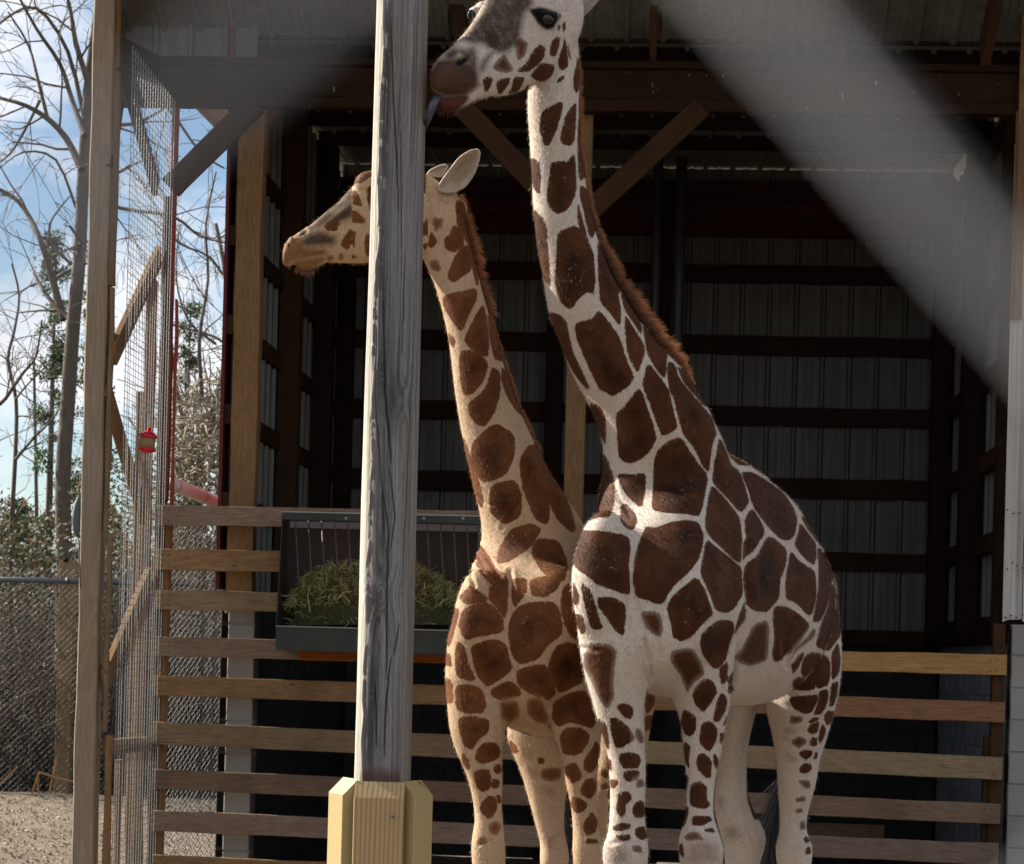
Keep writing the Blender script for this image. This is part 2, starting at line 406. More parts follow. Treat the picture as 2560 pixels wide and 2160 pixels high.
def block_wall(label, o, d, n, length, h, mat, th=.19, z0=0.0, bh=.2, bl=.4, cat='wall', slot=False):
    d = Vector(d).normalized(); O = Vector(o); nn = Vector((d.y, -d.x, 0))
    root = thing('block_wall', O, label, cat)
    ncl = int(round(h / bh)); mo = MB()
    c = O + d * length / 2 + Vector((0, 0, h / 2))
    sz = Vector((abs(d.x) * (length - .01) + abs(nn.x) * (th - .014), abs(d.y) * (length - .01) + abs(nn.y) * (th - .014), h - .004))
    mo.box(tuple(c - sz / 2), tuple(c + sz / 2)); mo.build('mortar', m_mortar if mat is not m_blockd else m_blockd, root)
    for r in range(ncl):
        x = -(bl / 2) * (r % 2) if length > bl else 0
        while x < length - .02:
            a = max(0, x); b = min(length, x + bl); ww = b - a - .01
            if ww > .03:
                me = bevel_box((ww if abs(d.x) > .5 else th, ww if abs(d.y) > .5 else th, bh - .01), mat)
                ob = bpy.data.objects.new('block', me); C.objects.link(ob); ob.parent = root
                cc = d * (a + b) / 2 + Vector((0, 0, r * bh + bh / 2)) + nn * rnd.uniform(-.002, .002); ob.location = cc
            x += bl
    return root
yb = P(2520, 1600, YF)
block_wall('pale grey concrete block wall at the right edge, below the corrugated steel', (yb[0] + .005, YF + .0, 0), (1, 0, 0), 0, 1.6, 2.0, m_block, bh=.2)
block_wall('whitewashed inner side wall of blocks behind the right end of the board fence', (XRW + .14, YF + .22, 0), (0, 1, 0), 0, YB - YF - .1, 1.9, m_blockw, bh=.19)
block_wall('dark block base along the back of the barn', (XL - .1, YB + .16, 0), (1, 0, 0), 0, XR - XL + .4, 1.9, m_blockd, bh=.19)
block_wall('grey block pier end seen behind the left end of the board fence', (P(566, 1700, YF + .06)[0], YF + .14, 0), (1, 0, 0), 0, P(636, 1700, YF)[0] - P(566, 1700, YF)[0], 2.09, m_block, bh=.209, bl=.9)
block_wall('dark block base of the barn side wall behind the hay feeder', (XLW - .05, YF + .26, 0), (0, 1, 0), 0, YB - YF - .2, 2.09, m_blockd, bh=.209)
# the corrugated steel front right of the opening
cs = MB(); x0 = P(2506, 1500, YF - .03)[0]; z0 = P(2506, 1556, YF)[2]
cor = thing('corrugated_wall', (x0 + .5, YF, 2), 'weathered white corrugated steel siding on the right corner above the block wall', 'wall')
def corr(name, x0, w_, z0, z1, y, mat, par):
    pts = []; n = int(w_ / .0085)
    for i in range(n + 1):
        x = x0 + w_ * i / n; pts.append((x, y - .011 * math.cos(2 * math.pi * (x - x0) / .068)))
    zz = [z0 + (z1 - z0) * j / 8 for j in range(9)]
    v = []; f = []
    for s_ in (0, .0015):
        for j, z in enumerate(zz):
            for i, (x, yy) in enumerate(pts):
                zo = (.03 * (i / n) + .006 * math.sin(x * 40)) if j == 0 else 0
                v.append((x, yy + s_ + (-.008 if j == 0 else 0), z + zo))
    m = len(pts); tot = m * len(zz)
    for j in range(len(zz) - 1):
        for i in range(m - 1):
            a = j * m + i; f.append((a, a + 1, a + m + 1, a + m)); f.append((tot + a + 1, tot + a, tot + a + m, tot + a + m + 1))
    return mesh(name, v, f, mat, par, True)
corr('steel_sheet', x0, .12, z0, 5.0, YF - .035, m_white, cor); plank('sill', (x0 + .01, YF + .06, 2.06), (x0 + 1.8, YF + .06, 2.06), .2, .12, w_dark, cor)
corr('steel_sheet', x0 + .121, .9, z0 + .012, 7.0, YF - .05, m_white, cor)
corr('steel_sheet', x0 + 1.02, .8, z0 + .012, 7.0, YF - .045, m_white, cor)
xt = P(2548, 400, YF)[0]
plank('corner_trim', (xt, YF - .09, 3.9), (xt, YF - .09, 5.85), .05, .03, w_tan, cor, wdir=(1, 0, 0))
plank('corner_trim', (P(2541, 400, YF)[0], YF - .06, 3.9), (P(2541, 400, YF)[0], YF - .06, 5.2), .035, .03, w_tan, cor, wdir=(1, 0, 0))
sm = MB()
for i in range(14):
    xx = x0 + .01 + (i % 5) * .034 + rnd.uniform(0, .01); zz_ = 2.05 + (i // 5) * .32 + rnd.uniform(-.03, .03)
    sm.tube([(xx, YF - .06, zz_), (xx, YF - .068, zz_)], .006, 6)
tag(sm.build('screw', plain('rusted screw', (.06, .04, .03), .6, .3), cor), kind='stuff')

# ------------------------------------------------------------------ board fence across the opening
fen = thing('board_fence', (0, YF - .12, 0), 'fence of horizontal rough boards with gaps across the barn opening', 'fence')
YFN = YF - .1
Lrow = [(1263, 1312), (1371, 1425), (1475, 1523), (1591, 1640), (1688, 1738), (1804, 1860), (1922, 1972), (2025, 2077), (2136, 2185)]
Ln_ = {4: (1637, 1688), 5: (1756, 1806), 6: (1896, 1948), 7: (2010, 2061), 8: (2110, 2162)}
# rows: index in left list -> end at x=1220 (rows 1..4) or through to the right
right = {3: (1637, 1688), 4: (1756, 1806), 5: (1896, 1948), 6: (2010, 2061), 7: (2110, 2162), 8: (2225, 2277)}
bcols = [wood('fence board %s' % n_, *c_, stain_amt=sa) for n_, c_, sa in (
    ('honey', ((.41, .245, .09), (.30, .175, .062), (.20, .11, .05)), .35), ('russet', ((.27, .135, .07), (.18, .09, .05), (.12, .07, .04)), .45),
    ('straw', ((.33, .24, .14), (.23, .165, .095), (.15, .10, .06)), .45), ('umber', ((.23, .15, .10), (.14, .09, .06), (.08, .055, .04)), .6),
    ('pinkish', ((.29, .20, .15), (.20, .14, .10), (.13, .085, .06)), .5))]
w_bl = [w_board, w_grey, bcols[3], bcols[4]]
nail = MB()
for i, (t_, b_) in enumerate(Lrow):
    pL = P(388 - (i > 3) * 6, (t_ + b_) / 2, YFN); zL = pL[2]
    hgt = P(400, t_, YFN)[2] - P(400, b_, YFN)[2]
    if i < 3:
        zR = zL + .01; plank('board', (pL[0], YFN, zL), (P(1215, 1400, YFN)[0], YFN, zR), hgt, .036, w_bl[(i + 3) % 4], fen, wob=.004)
    else:
        rt, rb = right[i]; zR = P(2508, (rt + rb) / 2, YFN)[2]; xR = P(2512 - (i - 3) * 2, 1800, YFN)[0]
        xm = -.5; tt = (xm - pL[0]) / (xR - pL[0]); zm = zL + (zR - zL) * tt
        plank('board', (pL[0], YFN, zL), (xm - .005, YFN, zm - .006), hgt, .036, w_bl[i % 4], fen, wob=.0035)
        plank('board', (xm + .005, YFN, zm + .012), (xR, YFN, zR), hgt, .036, bcols[{3: 0, 4: 1, 5: 2, 6: 3, 7: 4, 8: 2}[i]], fen, wob=.0035)
        for xx in (xR - .06, xR - .1):
            nail.tube([(xx, YFN - .016, zR + .03), (xx, YFN - .0195, zR + .03)], .005, 6); nail.tube([(xx, YFN - .016, zR - .035), (xx, YFN - .0195, zR - .035)], .005, 6)
    for xx in (pL[0] + .05, pL[0] + .09):
        nail.tube([(xx, YFN - .016, zL + .03), (xx, YFN - .0195, zL + .03)], .005, 6); nail.tube([(xx, YFN - .016, zL - .035), (xx, YFN - .0195, zL - .035)], .005, 6)
tag(nail.build('nail', plain('nail head', (.05, .045, .04), .5, .6), fen), kind='stuff')
xo0 = P(752, 1640, YFN)[0]; xo1 = P(1215, 1640, YFN)[0]
plank('board', (xo0, YFN - .035, P(752, 1634, YFN)[2]), (xo1, YFN - .035, P(1215, 1643, YFN)[2]), .085, .03, w_orange, fen, label='bare orange board under the hay feeder')
for px in (2492, 2478):
    xx = P(px, 1800, YFN + .05)[0]; plank('post', (xx, YFN + .06 + (px < 2480) * .03, 0), (xx, YFN + .06 + (px < 2480) * .03, 2.0 if px > 2480 else 1.3), .075, .08, w_brace, fen, wdir=(1, 0, 0))
xx = -.5; plank('post', (xx, YFN + .045, 0), (xx, YFN + .045, 1.9), .09, .05, w_board, fen, wdir=(1, 0, 0))
# clutter inside: low dark bench with a pale panel behind the lower right boards
bench = thing('storage_bench', (1.2, 17.4, 0), 'low dark bench with a pale front panel inside the barn behind the lower right boards', 'bench')
plank('top', P(1850, 1995, 17.4), P(2215, 2010, 17.4), .30, .05, w_dark, bench, wdir=(0, 1, 0))
plank('front_panel', P(1860, 2075, 17.3), P(2210, 2085, 17.3), .14, .03, w_grey, bench)
for px in (1870, 2200):
    p_ = P(px, 2010, 17.4); plank('leg', p_, (p_[0], p_[1], 0), .08, .08, w_dark, bench, wdir=(1, 0, 0))

# ------------------------------------------------------------------ left frame: near post, mid post, mesh panel
def vpost(name, par, px0, px1, Y, z0, z1, th, mat, ref=1000, **k):
    a = P(px0, ref, Y)[0]; b = P(px1, ref, Y)[0]
    return plank(name, ((a + b) / 2, Y + th / 2, z0), ((a + b) / 2, Y + th / 2, z1), b - a, th, mat, par, wdir=(1, 0, 0), wob=.006, cham=.008, **k)
YN = 12.75
npost = thing('corner_post', P(235, 1600, YN) * [1, 1, 0], 'tall weathered square post at the left, in front of the wire mesh panel', 'post')
def wood_post():
    t = NT('weathered square post'); v = t.tc.outputs['Object']
    g = t.noise(t.vmap(v, (1, 20, 20)), 2.4, 4, .6, 1.4); gw = t.ramp(t.math('FRACT', t.math('MULTIPLY', t.noise(t.vmap(v, (.5, 6, 6)), 1.2, 2, .5, .9), 13)), [(0, 0), (.8, 1), (1, 0)])
    col = t.mix(t.noise(v, .8, 3), (.30, .25, .20), (.27, .185, .10)); col = t.mix(t.math('MULTIPLY', gw, .38), col, (.12, .085, .06))
    col = t.mix(t.ramp(g, [(.4, 0), (.7, .5)]), col, (.15, .11, .08)); return t.fin(col, .8, t.bump(gw, .35, .004))
m_npost = wood_post()
vpost('post_shaft', npost, 208, 259, YN, 0, 6.9, .14, m_npost)
vpost('trim_board', npost, 259.5, 277, YN + .02, 3.80, 6.0, .04, w_tan)
vpost('trim_board', npost, 259.5, 272, YN + .02, 2.38, 3.79, .04, w_grey, ref=1200)
vpost('trim_board', npost, 259.5, 272, YN + .02, 1.22, 2.37, .04, w_grey, ref=1600)
vpost('trim_board', npost, 260.5, 278, YN + .03, 0, 1.20, .04, w_tan, ref=1950)
rag = MB(); a_ = W(196, 1255, 12.7)
pts = [W(198, 1240, 12.8), W(193, 1262, 12.78), W(190, 1300, 12.77), W(192, 1330, 12.77), W(196, 1343, 12.78)]
rag.tube(pts, [.008, .022, .026, .02, .008], 8); rag.tube([W(196, 1343, 12.78), W(199, 1400, 12.8), W(201, 1470, 12.82)], .004, 5)
rg = rag.build('rag', plain('grey rubber scrap', (.09, .10, .10), .6), None, True); tag(rg, 'grey rag or strap scrap hanging on the left side of the tall corner post', 'strap')
mpost = thing('fence_post', P(412, 1800, YF) * [1, 1, 0], 'brown post with a red painted side holding the left ends of the fence boards', 'post')
vpost('post_shaft', mpost, 390, 412, YF - .05, 0, 4.6, .1, w_brace, ref=1200)
vpost('post_core', mpost, 413, 425, YF - .03, 2.66, 5.18, .09, m_redwood, ref=900)
vpost('side_board', mpost, 413, 428, YF - .03, 0, 2.64, .09, w_tan, ref=1200)
vpost('red_edge', mpost, 426, 431, YF - .02, 2.2, 3.95, .06, m_redwood, ref=1200)
# mesh panel in the plane between the two posts (runs away from the camera)
A0 = P(279, 1600, YN + .06); B0 = P(392, 1600, YF - .07); ad = Vector((B0[0] - A0[0], B0[1] - A0[1], 0)); AL = ad.length; ad.normalize(); an = Vector((ad.y, -ad.x, 0))
mp_ = thing('wire_mesh_panel', (A0[0], A0[1], 0), 'welded wire mesh panel on a wooden frame with crossed diagonal boards, left side', 'fence panel')
def mpt(s_, z, off=0): return Vector((A0[0], A0[1], 0)) + ad * s_ + an * off + Vector((0, 0, z))
wm = MB(); n_v = 17
for i in range(n_v + 1):
    s_ = AL * (i + .3) / (n_v + .6); wm.tube([mpt(s_, .05, .03), mpt(s_, 2.6, .031 + rnd.uniform(-.004, .004)), mpt(s_, 5.2, .03)], .0022, 4)
zz_ = .08
while zz_ < 5.2:
    wm.tube([mpt(0, zz_, .034), mpt(AL / 2, zz_ + rnd.uniform(-.002, .002), .034), mpt(AL, zz_, .034)], .0019, 4); zz_ += .0385
tag(wm.build('wire', m_galv, mp_), kind='stuff')
def mz(px, py):   # point on the panel plane seen at that pixel -> (s, z)
    d = FW + RT * (px - 1280) / FPX + UP * (1640 - py) / FPX; d = Vector(d); o = Vector(CO)
    t_ = ((Vector((A0[0], A0[1], 0)) - o).dot(an)) / d.dot(an); q = o + d * t_
    return (q - Vector((A0[0], A0[1], 0))).dot(ad), q.z
def mdiag(a, b, wd, mat, off=-.03, name='diagonal_board'):
    (s0, z0), (s1, z1) = mz(*a), mz(*b); s0 = min(max(s0, -.02), AL + .02); s1 = min(max(s1, -.02), AL + .02)
    plank(name, mpt(s0, z0, off), mpt(s1, z1, off), wd, .038, mat, mp_, wdir=(0, 0, 1))
mdiag((283, 880), (408, 640), .13, w_board); mdiag((283, 960), (388, 1290), .13, w_tan, -.075)
mdiag((272, 1700), (384, 1440), .12, w_board); mdiag((276, 1868), (384, 1860), .09, w_grey, -.03, 'rail')
mdiag((312, 150), (402, 470), .12, w_dark); mdiag((300, 420), (330, 250), .10, w_dark, -.075); mdiag((292, 100), (402, 170), .16, w_dark, -.03, 'rail')
# pale structure seen behind the mesh
for (x0_, x1_, yt_, D_) in ((328, 345, 980, 16.0), (346, 368, 700, 15.6), (300, 312, 1900, 16.3)):
    a = W(x0_, 1600, D_); b = W(x1_, 1600, D_); zt = W(350, yt_, D_)[2]
    r_ = plank('back_post', ((a[0] + b[0]) / 2, a[1], -.05), ((a[0] + b[0]) / 2, a[1], zt), b[0] - a[0], .09, w_grey, None, wdir=(1, 0, 0), wob=.005)
    tag(r_, {980: 'pale grey narrow post standing behind the mesh panel', 700: 'tallest greyed board post behind the mesh panel beside the red edged post', 1900: 'short grey post low behind the mesh panel'}[yt_], 'post')
# hanging feeder in the mesh
fd = W(368, 1105, 13.2); sc_ = 13.2 / FPX
hf = thing('hanging_feeder', fd, 'small red topped clear bird feeder hanging in front of the mesh panel', 'bird feeder')
m_redp = plain('glossy red plastic', (.55, .012, .03), .25, 0, .1); m_seed = plain('seed', (.30, .21, .10), .8, 0, .4, 90)
def lathe(profile, n=20, tilt=0):
    v = []; f = []
    for (r, z) in profile:
        for k in range(n): a = 2 * math.pi * k / n; v.append((r * math.cos(a), r * math.sin(a), z))
    for i in range(len(profile) - 1):
        for k in range(n): k2 = (k + 1) % n; f.append((i * n + k, i * n + k2, (i + 1) * n + k2, (i + 1) * n + k))
    f.append(tuple(reversed(range(n)))); f.append(tuple(range((len(profile) - 1) * n, len(profile) * n)))
    R_ = Matrix.Rotation(tilt, 3, 'Y'); return [tuple(R_ @ Vector(p)) for p in v], f
def lpart(name, prof, mat, par, tilt=.12, sm=True):
    v, f = lathe(prof, 20, tilt); o = mesh(name, v, f, mat, None, sm, base=(0, 0, 0)); o.parent = par; return o
lpart('lid', [(.01, .085), (.014, .065), (.03, .06), (.052, .045), (.057, .03), (.05, .026)], m_redp, hf)
lpart('jar', [(.046, .027), (.047, -.035), (.044, -.036)], m_seed, hf)
lpart('tray', [(.044, -.034), (.056, -.036), (.054, -.05), (.03, -.062), (.01, -.066)], m_redp, hf)
q = MB(); q.tube([fd + np.array([.01, 0, .08]), fd + np.array([0, .01, .17]), fd + np.array([-.05, .05, .24])], .003, 5); q.build('hanger', m_galv, hf)

# ------------------------------------------------------------------ chain link
def chain_link(root, O, d, length, h, mat, cell=.072, r=.0024, z0=.03, name='wire', seg=4, up=(0, 0, 1), n_off=.004):
    d = Vector(d).normalized(); U_ = Vector(up).normalized(); nn = d.cross(U_); O = Vector(O); mb = MB(); hc = cell / 2
    ncol = int(length / hc); nrow = int(h / hc)
    for i in range(ncol):
        pts = []
        for j in range(nrow + 1):
            s_ = i * hc + (hc if (j + i) % 2 else 0); pts.append(O + d * s_ + U_ * (z0 + j * hc) + nn * (n_off if (j + i) % 2 else -n_off))
        mb.tube(pts, r, seg, cap=False)
    return tag(mb.build(name, mat, root), kind='stuff')
# far fence
e0 = W(-260, 1700, 24.8); e1 = W(470, 1700, 24.8)
ff = thing('chain_link_fence', ((e0[0] + e1[0]) / 2, e0[1], 0), 'tall galvanised chain-link fence with top rail in front of the brush at far left', 'fence')
chain_link(ff, (e0[0], e0[1], 0), (e1[0] - e0[0], e1[1] - e0[1], 0), (Vector(e1) - Vector(e0)).length, 2.52, plain('dull galvanised wire', (.11, .11, .11), .6, .3, .2, 40), r=.0025)
zr = W(100, 1451, 24.8)[2]
m_rail = plain('grey blue fence rail', (.11, .12, .14), .45, .5)
q = MB(); q.tube([(e0[0], e0[1], zr), (e1[0], e1[1], zr)], .031, 10); q.build('top_rail', m_rail, ff, True)
for px in (-150, 120, 400):
    p_ = W(px, 1700, 24.85)
    if px == 120: 
        q = MB(); pp = W(166, 1450, 24.75); q.tube([(pp[0] , pp[1], zr), (pp[0] + .03, pp[1], zr)], .038, 10); q.build('rail_sleeve', m_rail, ff, True); continue
    q = MB(); q.tube([(p_[0], p_[1], 0), (p_[0], p_[1], zr)], .035, 10); q.build('post', m_galv, ff, True)
# side fence between mid post and barn corner
s0 = W(430, 1210, 14.45); s1 = W(572, 1268, 16.0)
sf = thing('chain_link_fence', (s0[0], s0[1], 0), 'short chain-link fence with a fat white top pipe beside the barn corner', 'fence')
sdv = Vector((s1[0] - s0[0] , s1[1] - s0[1] , 0))
chain_link(sf, (s0[0], s0[1], 0), sdv, sdv.length, 2.58, plain('bright chain-link wire', (.24, .24, .23), .5, .3), cell=.13, r=.0036, n_off=.012)
sd2 = MB(); sd2.tube([s0, s1], .046, 12); sd2.build('top_pipe', m_pvc, sf, True)
q = MB(); mid_ = (s0 + s1) / 2 + (s0 - s1) * .0; dv = (s1 - s0) / np.linalg.norm(s1 - s0); q.tube([mid_ - dv * .01, mid_ + dv * .01], .0485, 12)
q.tube([s0 + dv * .06, s0 + dv * .075], .0485, 12); tag(q.build('pipe_band', m_galv, sf, True), kind='stuff')

# ------------------------------------------------------------------ hay feeder
YH = 13.75
fe = thing('hay_feeder', P(950, 1500, YH), 'dark steel wall feeder full of hay hanging on the boards, partly behind the round pole', 'hay feeder')
xl = P(697, 1300, YH)[0]; xr = P(1222, 1300, YH)[0]; zt = P(700, 1277, YH)[2]; zl = P(697, 1567, YH)[2]; zb = P(697, 1624, YH)[2]; YHb = YFN - .03
def fbox(name, a, b, mat=m_steel, **k):
    q = MB(); q.box(a, b); o = q.build(name, mat, fe); 
    if k.get('label'): o['label'] = k['label']
    return o
fbox('back_plate', (xl + .003, YHb - .006, zb), (xr - .003, YHb, zt - .002), plain('rust brown plate', (.035, .026, .022), .6, .2))
fbox('trough_front', (xl, YH - .004, zb), (xr, YH + .002, zl)); fbox('trough_lip', (xl, YH - .014, zl), (xr, YH + .006, zl + .008), plain('worn steel edge', (.20, .21, .20), .4, .5))
fbox('trough_floor', (xl, YH, zb - .006), (xr, YHb - .007, zb - .001))
sp = MB(); tk = .004
for (x_, nm) in ((xl, 'side_plate'), (xr - tk, 'side_plate')):
    q = MB(); yt = YHb - .2
    q.add([(x_, YH - .002, zb), (x_, YHb - .007, zb), (x_, YHb - .007, zt), (x_, yt, zt), (x_, YH - .002, zl + .02), (x_ + tk, YH - .002, zb), (x_ + tk, YHb - .007, zb), (x_ + tk, YHb - .007, zt), (x_ + tk, yt, zt), (x_ + tk, YH - .002, zl + .02)],
          [(0, 1, 2, 3, 4), (9, 8, 7, 6, 5), (0, 4, 9, 5), (4, 3, 8, 9), (3, 2, 7, 8), (2, 1, 6, 7), (1, 0, 5, 6)]); q.build(nm, m_steel, fe)
fbox('top_bar', (xl + .005, YHb - .20, zt - .045), (xr - .005, YHb - .19, zt)); 
q = MB(); q.box((xl - .003, YHb - .204, zt), (xr + .003, YHb - .19, zt + .005)); q.build('top_edge', plain('bright worn edge', (.35, .36, .36), .35, .6), fe)
fbox('frame_strip', (xr - .075, YHb - .205, zl + .02), (xr - .05, YHb - .2, zt - .045))
fbox('inner_rail', (xl + .05, YHb - .19, zt - .095), (xr - .06, YHb - .183, zt - .055), plain('purple grey strap', (.10, .085, .085), .5, .3))
px = 735
while px < 1205:
    xx = P(px, 1400, YHb - .2)[0]; q = MB(); q.tube([(xx, YHb - .186, zt - .05), (xx + .03, YHb - .2, zl + .32), (xx + .04, YHb - .13, zl + .06)], .0055, 6); q.build('bar', m_rust, fe, True); px += 33
for px in (1060, 1158, 866):
    p_ = P(px, 1296, YHb - .19); q = MB(); q.tube([p_ + np.array([0, .01, 0]), p_ - np.array([0, .012, 0])], .010, 8); q.build('bolt', plain('bolt', (.22, .21, .2), .4, .5), fe)
# hay: a lumpy heap of loose stems behind the bars
m_hay = NT('hay stems'); oi = m_hay.attr('tone'); m_hay = m_hay.fin(m_hay.ramp(oi, [(0, (.13, .14, .04)), (.5, (.28, .27, .09)), (.8, (.45, .40, .17)), (1, (.62, .56, .36))]), .8)
def hay_heap():
    v = []; f = []; tone = []
    core = MB()
    def top(x):   # heap outline (pixels)
        pxs = [720, 760, 800, 860, 930, 1040, 1085, 1110, 1140, 1190]; pys = [1500, 1440, 1412, 1402, 1392, 1400, 1430, 1442, 1468, 1520]
        return np.interp(x, pxs, pys)
    for k in range(5200):
        x = rnd.uniform(722, 1205); yt = top(x) + 9 * mnoise.noise((x * .06, 1, 2)) ; lowy = 1512 if rnd.random() < .88 else 1564; y = yt + (max(yt + 10, lowy) - yt) * rnd.random() ** .9
        yy = rnd.uniform(YHb - .17, YHb - .03) if rnd.random() < .8 else rnd.uniform(YHb - .26, YHb - .1)
        c = Vector(P(x, y, yy)); ln = rnd.uniform(.03, .11); an = rnd.uniform(0, math.pi); up_ = (1.0 if y - yt < 12 and rnd.random() < .5 else .5)
        d = Vector((math.cos(an), rnd.uniform(-.6, .6), math.sin(an) * up_)).normalized()
        bend = Vector((rnd.uniform(-.02, .02), rnd.uniform(-.02, .02), -rnd.uniform(0, .025))); wv = Vector((rnd.uniform(-1, 1), rnd.uniform(-1, 1), rnd.uniform(-1, 1))).cross(d).normalized() * rnd.uniform(.0008, .002)
        a = c - d * ln / 2 + bend; b = c; e = c + d * ln / 2 + bend; n = len(v)
        for p_ in (a, b, e): v.append(tuple(p_ - wv)); v.append(tuple(p_ + wv))
        f += [(n, n + 1, n + 3, n + 2), (n + 2, n + 3, n + 5, n + 4)]; tv = rnd.random() ** 1.6; tone += [tv] * 6
    o = mesh('hay', v, f, m_hay); at = o.data.attributes.new('tone', 'FLOAT', 'POINT'); at.data.foreach_set('value', tone)
    return o
hay = hay_heap(); tag(hay, 'heap of loose green and straw coloured hay behind the feeder bars', 'hay', kind='stuff')
# dark core so the heap is not see-through
cv = []; cf = []; nn_ = 24; mm = 10
for i in range(nn_ + 1):
    x = 735 + (1190 - 735) * i / nn_; yt = np.interp(x, [720, 760, 800, 860, 930, 1040, 1085, 1110, 1140, 1190], [1490, 1437, 1425, 1412, 1406, 1409, 1438, 1458, 1482, 1548])
    for j in range(mm):
        a = math.pi * j / (mm - 1); cv.append(tuple(P(x, 1562 - (1562 - yt) * math.sin(a), YHb - .09 - .075 * math.cos(a) + rnd.uniform(-.01, .01))))
cf = [(i * mm + j, (i + 1) * mm + j, (i + 1) * mm + j + 1, i * mm + j + 1) for i in range(nn_) for j in range(mm - 1)]
hc_ = mesh('hay_core', cv, cf, plain('packed hay', (.05, .05, .02), .95, 0, .6, 60), None, True); hc_.parent = hay
# ------------------------------------------------------------------ numpy noise
def _hash(ix, iy, s):
    h = (ix.astype(np.int64) * 374761393 + iy.astype(np.int64) * 668265263 + s * 1442695041) & 0x7fffffff
    h = (h ^ (h >> 13)) * 1274126177 & 0x7fffffff
    return ((h ^ (h >> 16)) & 0xffff) / 65535.0
def vnoise(x, y, s=0):
    ix = np.floor(x).astype(np.int64); iy = np.floor(y).astype(np.int64); fx = x - ix; fy = y - iy
    fx = fx * fx * (3 - 2 * fx); fy = fy * fy * (3 - 2 * fy)
    a = _hash(ix, iy, s); b = _hash(ix + 1, iy, s); c = _hash(ix, iy + 1, s); d = _hash(ix + 1, iy + 1, s)
    return (a * (1 - fx) + b * fx) * (1 - fy) + (c * (1 - fx) + d * fx) * fy
def fbm(x, y, s=0, o=4):
    t = 0; a = .5
    for k in range(o): t = t + a * vnoise(x * 2 ** k, y * 2 ** k, s + k * 7); a *= .5
    return t / (1 - .5 ** o)
